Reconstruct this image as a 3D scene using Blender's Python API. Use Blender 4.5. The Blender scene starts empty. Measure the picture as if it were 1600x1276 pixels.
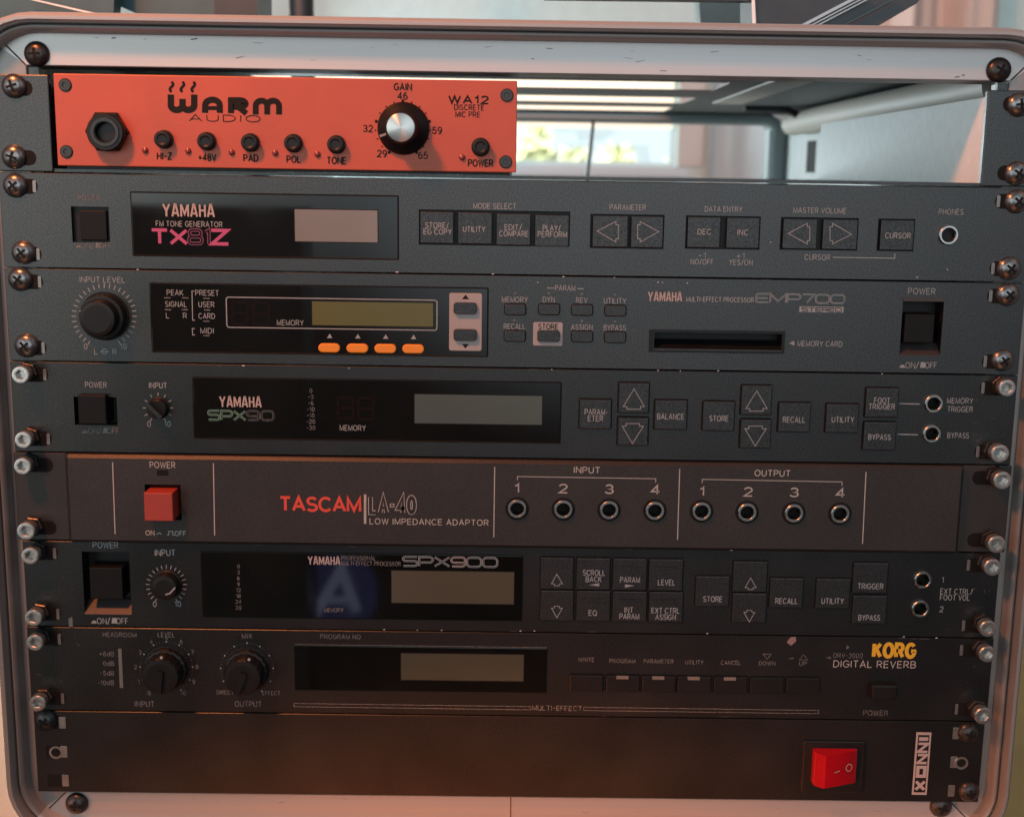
import bpy, math, random
from mathutils import Matrix, Vector
R = math.radians
random.seed(7)
S = 0.001                                   # everything below is in millimetres

# ------------------------------------------------------------------ camera
scene = bpy.context.scene
F = 1782.49                                 # focal length in photo pixels (photo 1600 x 1276)
CPX, CPY = 822.816, 570.3065                # principal point in photo pixels
CAM = (1.2474, -538.280, -41.765)           # x right, y away, z up (mm); the rack faces lie on y = 0
AX = (0.99987075, 0.01529756, -0.00494688)  # camera axes: (x, up, away)
AD = (0.01427109, -0.98617173, -0.16511102)
AF = (0.00740427, -0.16501908, 0.98626258)
cam_d = bpy.data.cameras.new('camera')
cam_d.sensor_width = 36.0
cam_d.lens = 36.0 * F / 1600
cam_d.shift_x = -(CPX - 800) / 1600
cam_d.shift_y = (CPY - 638) / 1600
cam_d.clip_start = 0.02
cam_d.clip_end = 100
cam_d.dof.use_dof = True
cam_d.dof.focus_distance = 0.552
cam_d.dof.aperture_fstop = 9.0
cam_o = bpy.data.objects.new('camera', cam_d)
scene.collection.objects.link(cam_o)
cam_o.matrix_world = Matrix(((AX[0], -AD[0], -AF[0], CAM[0]*S),
                             (AX[2], -AD[2], -AF[2], CAM[1]*S),
                             (AX[1], -AD[1], -AF[1], CAM[2]*S),
                             (0, 0, 0, 1)))
scene.camera = cam_o

# ------------------------------------------------------------------ world: a dim room, brighter above than below
w = bpy.data.worlds.new('World'); scene.world = w; w.use_nodes = True
nt = w.node_tree; bg = nt.nodes['Background']
tc = nt.nodes.new('ShaderNodeTexCoord'); sx = nt.nodes.new('ShaderNodeSeparateXYZ')
nt.links.new(tc.outputs['Generated'], sx.inputs[0])
mr = nt.nodes.new('ShaderNodeMapRange'); mr.inputs[1].default_value = -0.6; mr.inputs[2].default_value = 0.4
nt.links.new(sx.outputs['Z'], mr.inputs[0])
cr = nt.nodes.new('ShaderNodeValToRGB'); els = cr.color_ramp.elements
els[0].position = 0.0; els[0].color = (0.016, 0.012, 0.010, 1)
els[1].position = 1.0; els[1].color = (0.22, 0.24, 0.25, 1)
for p_, c_ in ((0.30, (0.022, 0.017, 0.016, 1)), (0.48, (0.070, 0.064, 0.063, 1)), (0.62, (0.19, 0.20, 0.21, 1))):
    e_ = els.new(p_); e_.color = c_
nt.links.new(mr.outputs[0], cr.inputs[0])
last = cr.outputs[0]
# soft bright patches added to lift the black panels by reflection, and the floor that glows in the warm lamp's light
for d_, cos_, col_ in (((0.12, -0.98, 0.175), 0.908, (1.65, 1.95, 2.1)), ((-0.52, -0.85, 0.08), 0.905, (2.0, 2.25, 2.2)), ((-0.12, -0.68, -0.72), 0.935, (1.5, 0.40, 0.10))):
    vm = nt.nodes.new('ShaderNodeVectorMath'); vm.operation = 'DOT_PRODUCT'; vm.inputs[1].default_value = Vector(d_).normalized()
    nt.links.new(tc.outputs['Generated'], vm.inputs[0])
    m2 = nt.nodes.new('ShaderNodeMapRange'); m2.interpolation_type = 'SMOOTHSTEP'; m2.inputs[1].default_value = cos_; m2.inputs[2].default_value = 1.0
    nt.links.new(vm.outputs['Value'], m2.inputs[0])
    sc_ = nt.nodes.new('ShaderNodeVectorMath'); sc_.operation = 'SCALE'; sc_.inputs[0].default_value = col_; nt.links.new(m2.outputs[0], sc_.inputs['Scale'])
    ad = nt.nodes.new('ShaderNodeVectorMath'); ad.operation = 'ADD'; nt.links.new(last, ad.inputs[0]); nt.links.new(sc_.outputs[0], ad.inputs[1]); last = ad.outputs[0]
nt.links.new(last, bg.inputs[0])
bg.inputs[1].default_value = 1.0

def area(name, loc, target, size, power, color, size_y=None, spread=None):
    l = bpy.data.lights.new(name, 'AREA'); l.energy = power; l.color = color; l.size = size
    if spread: l.spread = R(spread)
    if size_y: l.shape = 'RECTANGLE'; l.size_y = size_y
    o = bpy.data.objects.new(name, l); scene.collection.objects.link(o)
    o.location = Vector(loc) * S
    d = (Vector(target) - Vector(loc)); o.rotation_euler = d.to_track_quat('-Z', 'Y').to_euler()
    return o
area('warm_lamp', (-360, -340, 448), (0, 0, -150), 0.08, 8.0, (1.0, 0.27, 0.08))
area('rail_fill', (-1100, -800, -620), (-20, 0, -450), 0.12, 1.5, (1.0, 0.26, 0.06), None, 12)  # added fill, aimed low to turn the bottom rail orange
area('room_daylight', (900, -760, 520), (150, 0, -60), 0.9, 1.1, (0.78, 0.90, 1.0))
area('side_fill', (-1150, -520, 60), (-200, 0, -60), 0.7, 1.2, (0.72, 0.90, 1.0), 0.9)  # added cool fill that lifts the grey of the left ears
area('window_daylight', (-420, 960, -40), (220, 250, 0), 0.5, 8.0, (0.80, 0.95, 1.0), 0.2)
area('garden_daylight', (0, 2300, 1200), (300, 3400, 0), 1.4, 240, (1.0, 0.96, 0.80))

scene.view_settings.view_transform = 'Standard'
scene.view_settings.look = 'None'
scene.view_settings.exposure = 0.0
scene.view_settings.gamma = 1.0
scene.render.engine = 'CYCLES'
scene.cycles.use_denoising = True
scene.cycles.sample_clamp_indirect = 2.0; scene.cycles.sample_clamp_direct = 4.0
scene.cycles.use_adaptive_sampling = False

# ------------------------------------------------------------------ helpers
def M(px, py, d=0.0):
    """photo measurement -> (x, z) in mm on the plane that stands d mm in front of the rack faces"""
    u, v = (px - CPX) / F, (py - CPY) / F
    dr = [AX[i]*u + AD[i]*v + AF[i] for i in range(3)]      # (x, up, away)
    s = (-d - CAM[1]) / dr[2]
    return CAM[0] + s*dr[0], CAM[2] + s*dr[1]
def SC(px, py, d=0.0):
    a, b = M(px-5, py, d), M(px+5, py, d); c, e = M(px, py-5, d), M(px, py+5, d)
    return (b[0]-a[0])/10, (c[1]-e[1])/10

MATS = {}
def mat(key, col, rough=0.5, metal=0.0, spec=0.5, bump=None, vary=0.0, vscale=60.0, emit=None, stretch=None, coat=0.0, rvary=0.0, dust=None, grain=0.0):
    m = bpy.data.materials.new(key); m.use_nodes = True; n = m.node_tree; b = n.nodes['Principled BSDF']
    b.inputs['Base Color'].default_value = (*col, 1); b.inputs['Roughness'].default_value = rough
    b.inputs['Metallic'].default_value = metal; b.inputs['Specular IOR Level'].default_value = spec
    b.inputs['Coat Weight'].default_value = coat
    t = n.nodes.new('ShaderNodeTexCoord'); mp = n.nodes.new('ShaderNodeMapping')
    if stretch: mp.inputs['Scale'].default_value = stretch
    n.links.new(t.outputs['Object'], mp.inputs['Vector'])
    if vary or rvary:
        nz = n.nodes.new('ShaderNodeTexNoise'); nz.inputs['Scale'].default_value = vscale; nz.inputs['Detail'].default_value = 5
        n.links.new(mp.outputs[0], nz.inputs['Vector'])
        if vary:
            r = n.nodes.new('ShaderNodeMapRange'); r.inputs[1].default_value = 0.3; r.inputs[2].default_value = 0.7
            r.inputs[3].default_value = 1 - vary; r.inputs[4].default_value = 1 + vary
            n.links.new(nz.outputs['Fac'], r.inputs[0])
            mx = n.nodes.new('ShaderNodeVectorMath'); mx.operation = 'SCALE'
            mx.inputs[0].default_value = col; n.links.new(r.outputs[0], mx.inputs['Scale'])
            last = mx.outputs[0]
            if dust:                                         # fine dust grains lying on the paint
                vz = n.nodes.new('ShaderNodeTexNoise'); vz.inputs['Scale'].default_value = 900; vz.inputs['Detail'].default_value = 2
                n.links.new(t.outputs['Object'], vz.inputs['Vector'])
                rr2 = n.nodes.new('ShaderNodeMapRange'); rr2.inputs[1].default_value = 0.70; rr2.inputs[2].default_value = 0.80
                n.links.new(vz.outputs['Fac'], rr2.inputs[0])
                mm = n.nodes.new('ShaderNodeMix'); mm.data_type = 'RGBA'
                mm.inputs[7].default_value = (*dust, 1)
                n.links.new(rr2.outputs[0], mm.inputs[0]); n.links.new(last, mm.inputs[6]); last = mm.outputs[2]
            n.links.new(last, b.inputs['Base Color'])
        if rvary:
            r = n.nodes.new('ShaderNodeMapRange'); r.inputs[1].default_value = 0.3; r.inputs[2].default_value = 0.7
            r.inputs[3].default_value = max(0.02, rough - rvary); r.inputs[4].default_value = rough + rvary
            n.links.new(nz.outputs['Fac'], r.inputs[0]); n.links.new(r.outputs[0], b.inputs['Roughness'])
    if bump:
        bz = n.nodes.new('ShaderNodeTexNoise'); bz.inputs['Scale'].default_value = bump[0]; bz.inputs['Detail'].default_value = 3
        n.links.new(mp.outputs[0], bz.inputs['Vector'])
        bp = n.nodes.new('ShaderNodeBump'); bp.inputs['Strength'].default_value = bump[1]; bp.inputs['Distance'].default_value = 0.0004
        n.links.new(bz.outputs['Fac'], bp.inputs['Height']); n.links.new(bp.outputs[0], b.inputs['Normal'])
    if grain:
        gz = n.nodes.new('ShaderNodeTexNoise'); gz.inputs['Scale'].default_value = 1500; gz.inputs['Detail'].default_value = 2
        n.links.new(t.outputs['Object'], gz.inputs['Vector'])
        r = n.nodes.new('ShaderNodeMapRange'); r.inputs[1].default_value = 0.3; r.inputs[2].default_value = 0.7
        r.inputs[3].default_value = spec*(1-grain); r.inputs[4].default_value = spec*(1+grain)
        n.links.new(gz.outputs['Fac'], r.inputs[0]); n.links.new(r.outputs[0], b.inputs['Specular IOR Level'])
    if emit:
        b.inputs['Emission Color'].default_value = (*emit[0], 1); b.inputs['Emission Strength'].default_value = emit[1]
    MATS[key] = m
    return m
for key_, tint_, ro_, sp_ in (('black_paint', (1, 1, 1), .37, .80), ('black_slate', (.95, 1.0, 1.1), .38, .85), ('black_soft', (1.05, 1, 1), .37, .62), ('black_satin', (1, 1, 1.03), .34, .58), ('black_warm', (1.2, 1.05, 1.0), .37, .48), ('black_matt', (1.2, 1.05, .98), .38, .46)):
    mat(key_, tuple(0.0036*t for t in tint_), ro_, spec=sp_, bump=(1300, 0.07), vary=0.45, vscale=26, rvary=0.02, dust=tuple(0.011*t for t in tint_), grain=0.30)
mat('brown_paint', (0.020, 0.0165, 0.0155), 0.46, spec=0.42, grain=0.28, bump=(1300, 0.10), vary=0.15, vscale=30, dust=(0.045, 0.04, 0.038))
mat('black_plastic', (0.006, 0.006, 0.0065), 0.40, spec=0.26, bump=(2200, 0.08), vary=0.2, vscale=90)
mat('key_plastic', (0.006, 0.0063, 0.007), 0.38, spec=0.62, grain=0.4, bump=(2000, 0.07), vary=0.2, vscale=90)
mat('button_dark', (0.003, 0.003, 0.0033), 0.55, spec=0.22, bump=(2200, 0.2))
mat('slope_plastic', (0.032, 0.026, 0.027), 0.45, bump=(1500, .3))
mat('pit_soft', (0.005, 0.005, 0.0055), 0.5, spec=0.3)
mat('pit_black', (0.004, 0.004, 0.004), 0.7, spec=0.2)
mat('smoked_glass', (0.004, 0.0045, 0.0045), 0.045, spec=0.6, rvary=0.02, vary=0.2, vscale=45)
mat('orange_paint', (0.36, 0.058, 0.022), 0.42, bump=(1700, 0.25), vary=0.06, vscale=40)
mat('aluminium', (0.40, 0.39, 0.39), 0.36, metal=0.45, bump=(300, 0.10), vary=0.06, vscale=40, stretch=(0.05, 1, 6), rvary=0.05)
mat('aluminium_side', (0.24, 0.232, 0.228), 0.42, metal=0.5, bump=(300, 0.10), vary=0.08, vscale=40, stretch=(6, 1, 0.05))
mat('scratch', (0.075, 0.075, 0.078), 0.6)
mat('scuff', (0.20, 0.19, 0.19), 0.6)
mat('seam', (0.03, 0.02, 0.02), 0.8)
mat('ink', (0.22, 0.245, 0.26), 0.6, vary=0.12, vscale=400)
mat('ink_worn', (0.10, 0.10, 0.10), 0.6, vary=0.5, vscale=900)
mat('ink_warm', (0.33, 0.31, 0.29), 0.6, vary=0.08, vscale=300)
mat('ink_dark', (0.010, 0.009, 0.009), 0.6, spec=0.12)
mat('ink_pink', (0.33, 0.27, 0.26), 0.6)
mat('ink_magenta', (0.36, 0.055, 0.16), 0.6)
mat('ink_magenta_dim', (0.13, 0.03, 0.07), 0.6)
mat('ink_green', (0.10, 0.20, 0.15), 0.6)
mat('ink_red', (0.55, 0.055, 0.03), 0.5)
mat('ink_yellow', (0.62, 0.34, 0.015), 0.5)
mat('plate_grey', (0.27, 0.25, 0.25), 0.5, vary=0.05, vscale=90)
mat('lcd_grey', (0.15, 0.155, 0.15), 0.16, vary=0.05, vscale=40)
mat('lcd_olive', (0.080, 0.090, 0.028), 0.18, vary=0.08, vscale=30)
mat('lcd_green', (0.060, 0.085, 0.080), 0.16, vary=0.06, vscale=30)
mat('lcd_tan', (0.070, 0.066, 0.048), 0.18, vary=0.06, vscale=30)
mat('lcd_khaki', (0.048, 0.052, 0.040), 0.16, vary=0.06, vscale=30)
mat('segment_red', (0.009, 0.0055, 0.006), 0.08, spec=0.6)
mat('amber_key', (0.62, 0.21, 0.008), 0.45)
mat('red_key', (0.26, 0.03, 0.018), 0.45, bump=(1800, 0.2), vary=0.08)
mat('red_rocker', (0.36, 0.004, 0.010), 0.22, spec=0.5, vary=0.1)
mat('screw_black', (0.030, 0.029, 0.029), 0.32, metal=0.5, bump=(700, 0.2))
mat('screw_steel', (0.17, 0.172, 0.175), 0.24, metal=0.85, bump=(900, 0.15), vary=0.3, vscale=300)
mat('zinc', (0.46, 0.45, 0.43), 0.28, metal=0.9, vary=0.15, vscale=300, bump=(900, 0.1))
mat('nut_steel', (0.20, 0.195, 0.19), 0.35, metal=0.7)
mat('chrome', (0.50, 0.48, 0.46), 0.24, metal=1.0)
mat('spun_metal', (0.46, 0.44, 0.42), 0.30, metal=1.0)
b_ = MATS['spun_metal'].node_tree.nodes['Principled BSDF']; b_.inputs['Anisotropic'].default_value = 0.85; b_.inputs['Anisotropic Rotation'].default_value = 0.25
tg_ = MATS['spun_metal'].node_tree.nodes.new('ShaderNodeTangent'); tg_.direction_type = 'RADIAL'; tg_.axis = 'Y'
MATS['spun_metal'].node_tree.links.new(tg_.outputs[0], b_.inputs['Tangent'])
mat('chip', (0.62, 0.60, 0.58), 0.5)
mat('chip_pink', (0.20, 0.13, 0.13), 0.6)
mat('led_dark', (0.16, 0.025, 0.025), 0.3)
mat('led_pale', (0.12, 0.12, 0.117), 0.35)
mat('shelf_wall_lit', (0.50, 0.53, 0.53), 0.5, bump=(1100, 0.4), vary=0.06, vscale=200)  # window light on the black shelf's wall is put into this pale colour
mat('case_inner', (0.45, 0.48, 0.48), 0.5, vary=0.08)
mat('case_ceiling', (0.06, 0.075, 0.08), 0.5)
mat('rear_frame', (0.28, 0.33, 0.34), 0.4, metal=0.4)
mat('beige', (0.56, 0.52, 0.46), 0.5)
mat('cable_black', (0.02, 0.022, 0.024), 0.5)
mat('wall_paint', (0.62, 0.74, 0.73), 0.8, bump=(400, 0.2), vary=0.04)
mat('white_paint', (0.60, 0.70, 0.77), 0.5)
mat('pink_reveal', (0.58, 0.52, 0.49), 0.6)
mat('curtain_grey', (0.46, 0.54, 0.57), 0.9, bump=(900, 0.3))
mat('curtain_pink', (0.70, 0.54, 0.48), 0.9, bump=(900, 0.3))
mat('blind_cream_glow', (0.80, 0.70, 0.52), 0.8, emit=((1.0, 0.88, 0.72), 0.85))  # daylight behind the cloth is put in as the blind's own emission
mat('table_wood', (0.38, 0.22, 0.05), 0.5, vary=0.15, vscale=14, stretch=(0.3, 1, 1))
mat('device_black', (0.022, 0.026, 0.032), 0.4, vary=0.2)
mat('device_grey', (0.030, 0.075, 0.092), 0.4, vary=0.15)
mat('rail_metal', (0.34, 0.36, 0.37), 0.35, metal=0.6)
mat('pale_edge', (0.75, 0.82, 0.84), 0.4)
mat('leaf', (0.46, 0.50, 0.32), 0.7, vary=0.4, vscale=8)
mat('bark', (0.10, 0.07, 0.05), 0.9)
sky = bpy.data.materials.new('sky_light'); sky.use_nodes = True
n = sky.node_tree; n.nodes.clear(); so = n.nodes.new('ShaderNodeOutputMaterial'); em = n.nodes.new('ShaderNodeEmission')
em.inputs[0].default_value = (0.76, 0.93, 0.96, 1); em.inputs[1].default_value = 1.08
n.links.new(em.outputs[0], so.inputs[0]); MATS['sky_light'] = sky
pn = bpy.data.materials.new('window_glass'); pn.use_nodes = True
n = pn.node_tree; n.nodes.clear(); so = n.nodes.new('ShaderNodeOutputMaterial'); mx = n.nodes.new('ShaderNodeMixShader')
tr = n.nodes.new('ShaderNodeBsdfTransparent'); gl = n.nodes.new('ShaderNodeBsdfGlossy'); gl.inputs['Roughness'].default_value = 0.02
mx.inputs[0].default_value = 0.06
n.links.new(tr.outputs[0], mx.inputs[1]); n.links.new(gl.outputs[0], mx.inputs[2]); n.links.new(mx.outputs[0], so.inputs[0]); MATS['window_glass'] = pn

def empty(name, loc, label=None, cat=None, group=None):
    o = bpy.data.objects.new(name, None); scene.collection.objects.link(o); o.location = Vector(loc)*S
    o.empty_display_size = 0.02
    tag(o, label, cat, group); return o
def tag(o, label=None, cat=None, group=None, kind=None):
    if label: o['label'] = label
    if cat: o['category'] = cat
    if group: o['group'] = group
    if kind: o['kind'] = kind
    return o
def root_loc(o):
    p = Vector((0, 0, 0))
    while o is not None: p += o.location; o = o.parent
    return p

def rr(cx, cz, w, h, r, n=5):
    r = max(0.001, min(r, w/2 - .001, h/2 - .001)); out = []
    for (sx_, sz_, a0) in ((1, 1, 0), (-1, 1, 90), (-1, -1, 180), (1, -1, 270)):
        for i in range(n):
            a = R(a0 + 90*i/(n-1)); out.append((cx + sx_*(w/2 - r) + r*math.cos(a), cz + sz_*(h/2 - r) + r*math.sin(a)))
    return out

class MB:
    """collects faces (mm, x / y away / z up) and links them as ONE mesh object"""
    def __init__(s): s.v = []; s.f = []; s.mi = []; s.keys = []; s.k = 0; s.sm = set()
    def m(s, key):
        if key not in s.keys: s.keys.append(key)
        return s.keys.index(key)
    def face(s, pts, key):
        i = len(s.v); s.v += pts; s.f.append(tuple(range(i, i+len(pts)))); s.mi.append(s.m(key))
    def loft(s, rings, key, cap0=False, cap1=False, closed=True, smooth=True):
        mi = s.m(key); base = len(s.v); n = len(rings[0])
        for r in rings: s.v += r
        for a in range(len(rings)-1):
            for i in range(n if closed else n-1):
                j = (i+1) % n
                if smooth: s.sm.add(len(s.f))
                s.f.append((base+a*n+i, base+a*n+j, base+(a+1)*n+j, base+(a+1)*n+i)); s.mi.append(mi)
        if cap0: s.f.append(tuple(base+i for i in range(n))[::-1]); s.mi.append(mi)
        if cap1: s.f.append(tuple(base+(len(rings)-1)*n+i for i in range(n))); s.mi.append(mi)
    def plate(s, cx, cz, w, h, r, yf, yb, c=0.3, key='black_paint', n=5):
        rings = []
        for (ins, y) in ((0, yb), (0, yf+c), (0.3*c, yf+0.3*c), (c, yf)):
            rings.append([(x, y, z) for x, z in rr(cx, cz, w-2*ins, h-2*ins, max(r-ins, 0.01), n)])
        s.loft(rings, key, cap1=True, smooth=False)
    def lathe(s, cx, cz, prof, key, n=32, cap=True, flute=None):
        rings = []
        for (r, y) in prof:
            ring = []
            for i in range(n):
                a = 2*math.pi*i/n; q = r
                if flute and r > flute[2]: q = r*(1 + flute[1]*math.cos(flute[0]*a))
                ring.append((cx + q*math.cos(a), y, cz + q*math.sin(a)))
            rings.append(ring)
        s.loft(rings, key, cap1=cap)
    def box(s, x0, x1, y0, y1, z0, z1, key):
        a = [(x0, z0), (x1, z0), (x1, z1), (x0, z1)]
        s.loft([[(x, y, z) for x, z in a] for y in (y0, y1)], key, True, True, smooth=False)
    def hexa(s, front, back, key):
        s.loft([back, front], key, True, True, smooth=False)
    def tube(s, pts, r, key, n=10, cap=True):
        rings = []
        for i, p in enumerate(pts):
            p = Vector(p); a = Vector(pts[max(i-1, 0)]); b = Vector(pts[min(i+1, len(pts)-1)])
            t = (b-a).normalized(); u = t.orthogonal().normalized() if i == 0 else (u_ - t*u_.dot(t)).normalized()
            u_ = u; v = t.cross(u)
            rings.append([tuple(p + r*(math.cos(2*math.pi*k/n)*u + math.sin(2*math.pi*k/n)*v)) for k in range(n)])
        s.loft(rings, key, cap, cap)
    def poly(s, pts, y, key): s.face([(x, y, z) for x, z in pts], key)
    def stroke(s, pts, wd, y, key, closed=False):
        P = [Vector(p) for p in pts]
        if closed and (P[0]-P[-1]).length < 1e-6: P = P[:-1]
        P = [p for i, p in enumerate(P) if i == 0 or (p-P[i-1]).length > 1e-6]
        n = len(P)
        if n < 2: return
        L, Rr = [], []
        for i in range(n):
            d0 = (P[i]-P[i-1]).normalized() if (i > 0 or closed) else None
            d1 = (P[(i+1) % n]-P[i]).normalized() if (i < n-1 or closed) else None
            if d0 is None: d0 = d1
            if d1 is None: d1 = d0
            n0 = Vector((-d0.y, d0.x)); n1 = Vector((-d1.y, d1.x)); mm = n0+n1
            if mm.length < 1e-4: mm = n0
            mm.normalize(); k = 1/max(0.38, mm.dot(n0))
            L.append(P[i] + mm*wd/2*k); Rr.append(P[i] - mm*wd/2*k)
        s.k = (s.k + 1) % 9
        y = y - 0.010*s.k                       # each stroke a hair above the last, never in one plane
        mi = s.m(key); b = len(s.v)
        for a, c in zip(L, Rr): s.v += [(a.x, y, a.y), (c.x, y, c.y)]
        for i in range(n if closed else n-1):
            j = (i+1) % n
            s.f.append((b+2*i, b+2*j, b+2*j+1, b+2*i+1)); s.mi.append(mi)
    def merge(s, o):
        b = len(s.v); s.v += o.v; s.sm |= {i+len(s.f) for i in o.sm}; s.f += [tuple(i+b for i in f) for f in o.f]; s.mi += [s.m(o.keys[i]) for i in o.mi]
    def build(s, name, parent=None, label=None, loc=None):
        me = bpy.data.meshes.new(name)
        o = bpy.data.objects.new(name, me); scene.collection.objects.link(o)
        off = Vector((0, 0, 0))
        if parent is not None:
            o.parent = parent; off = root_loc(parent)
        if loc is not None: o.location = Vector(loc)*S - (off if parent is not None else Vector((0, 0, 0))); off = Vector(loc)*S
        me.from_pydata([tuple(Vector(v)*S - off) for v in s.v], [], s.f)
        for k in s.keys: me.materials.append(MATS[k])
        me.polygons.foreach_set('material_index', s.mi)
        me.update()
        me.set_sharp_from_angle(angle=R(32))
        me.polygons.foreach_set('use_smooth', [i in s.sm for i in range(len(s.f))])
        if label: o['label'] = label
        return o

# ---- a stroke alphabet for the printed legends (cap height 1)
def arc(cx, cy, rx, ry, a0, a1, n=12):
    return [(cx + rx*math.cos(R(a0+(a1-a0)*i/n)), cy + ry*math.sin(R(a0+(a1-a0)*i/n))) for i in range(n+1)]
G = {
 'A': (.74, [[(0, 0), (.37, 1), (.74, 0)], [(.13, .32), (.61, .32)]]),
 'B': (.64, [[(.36, .52), (0, .52), (0, 1)] + arc(.36, .76, .23, .24, 90, -90), [(0, .52), (0, 0)] + arc(.38, .26, .26, .26, -90, 90)]),
 'C': (.74, [arc(.40, .5, .40, .5, 42, 318, 18)]),
 'D': (.70, [[(0, 0), (0, 1)] + arc(.26, .5, .44, .5, 90, -90, 16) + [(0, 0)]]),
 'E': (.58, [[(.58, 1), (0, 1), (0, 0), (.58, 0)], [(0, .52), (.52, .52)]]),
 'F': (.54, [[(.54, 1), (0, 1), (0, 0)], [(0, .50), (.47, .50)]]),
 'G': (.76, [arc(.40, .5, .40, .5, 42, 350, 20) + [(.78, .46), (.44, .46)]]),
 'H': (.66, [[(0, 0), (0, 1)], [(.66, 0), (.66, 1)], [(0, .52), (.66, .52)]]),
 'I': (.04, [[(.02, 0), (.02, 1)]]),
 'J': (.50, [[(.5, 1), (.5, .25)] + arc(.25, .25, .25, .25, 0, -180)]),
 'K': (.66, [[(0, 0), (0, 1)], [(.62, 1), (.02, .40)], [(.22, .60), (.66, 0)]]),
 'L': (.54, [[(0, 1), (0, 0), (.54, 0)]]),
 'M': (.80, [[(0, 0), (0, 1), (.40, .06), (.80, 1), (.80, 0)]]),
 'N': (.68, [[(0, 0), (0, 1), (.68, 0), (.68, 1)]]),
 'O': (.82, [arc(.41, .5, .41, .5, 0, 360, 24)]),
 'P': (.62, [[(0, 0), (0, 1)] + arc(.35, .73, .27, .27, 90, -90) + [(0, .46)]]),
 'Q': (.82, [arc(.41, .5, .41, .5, 0, 360, 24), [(.5, .25), (.82, -.05)]]),
 'R': (.66, [[(0, 0), (0, 1)] + arc(.36, .74, .26, .26, 90, -90) + [(0, .48)], [(.34, .48), (.66, 0)]]),
 'S': (.62, [arc(.31, .745, .28, .255, 25, 270) + arc(.31, .245, .31, .245, 90, -155)[1:]]),
 'T': (.64, [[(0, 1), (.64, 1)], [(.32, 1), (.32, 0)]]),
 'U': (.66, [[(0, 1), (0, .33)] + arc(.33, .33, .33, .33, 180, 360) + [(.66, 1)]]),
 'V': (.70, [[(0, 1), (.35, 0), (.70, 1)]]),
 'W': (1.0, [[(0, 1), (.25, 0), (.5, .96), (.75, 0), (1, 1)]]),
 'X': (.68, [[(0, 1), (.68, 0)], [(.68, 1), (0, 0)]]),
 'Y': (.70, [[(0, 1), (.35, .46), (.70, 1)], [(.35, .46), (.35, 0)]]),
 'Z': (.62, [[(.02, 1), (.62, 1), (0, 0), (.62, 0)]]),
 '0': (.58, [arc(.29, .5, .29, .5, 0, 360, 22)]),
 '1': (.30, [[(0, .76), (.2, .84), (.26, 1), (.26, 0)]]),
 '2': (.58, [arc(.29, .72, .28, .28, 170, -30, 10) + [(0, 0), (.60, 0)]]),
 '3': (.58, [arc(.28, .75, .26, .25, 160, -90, 10) + arc(.28, .26, .30, .26, 90, -165, 10)[1:]]),
 '4': (.62, [[(.46, 0), (.46, 1), (0, .28), (.64, .28)]]),
 '5': (.58, [[(.54, 1), (.10, 1), (.04, .52)] + arc(.27, .32, .30, .32, 130, -155, 12)]),
 '6': (.58, [arc(.30, .31, .28, .31, 170, 530, 16), arc(.42, .40, .41, .60, 182, 80, 8)]),
 '7': (.56, [[(0, 1), (.56, 1), (.20, 0)]]),
 '8': (.58, [arc(.29, .755, .25, .245, 0, 360, 16), arc(.29, .255, .29, .255, 0, 360, 16)]),
 '9': (.58, [arc(.28, .69, .28, .31, -10, 350, 16), arc(.16, .60, .41, .60, 2, -100, 8)]),
 '/': (.42, [[(0, -.06), (.42, 1.06)]]),
 '-': (.36, [[(0, .45), (.36, .45)]]),
 '+': (.56, [[(0, .45), (.56, .45)], [(.28, .73), (.28, .17)]]),
 '.': (.06, [[(.03, 0), (.03, .12)]]),
 'd': (.56, [arc(.26, .33, .26, .33, 0, 360, 14), [(.54, 0), (.54, 1)]]),
}
COND = {'Y': (.66, [[(0, 1), (.33, .44), (.66, 1)], [(.33, .46), (.33, 0)]]), 'A': (.64, [[(0, 0), (.27, 1), (.37, 1), (.64, 0)], [(.12, .27), (.52, .27)]]),
        'M': (.74, [[(0, 0), (0, 1)], [(.02, .98), (.37, .22), (.72, .98)], [(.74, 1), (.74, 0)]]), 'H': (.54, [[(0, 0), (0, 1)], [(.54, 0), (.54, 1)], [(0, .52), (.54, .52)]])}
def rbox(x0, y0, x1, y1, r=.22):       # square-shouldered bowl of the wide alphabet
    return (arc(x1-r, y1-r, r, r, 0, 90, 5) + arc(x0+r, y1-r, r, r, 90, 180, 5) + arc(x0+r, y0+r, r, r, 180, 270, 5)
            + arc(x1-r, y0+r, r, r, 270, 360, 5) + [(x1, y1-r)])
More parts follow.
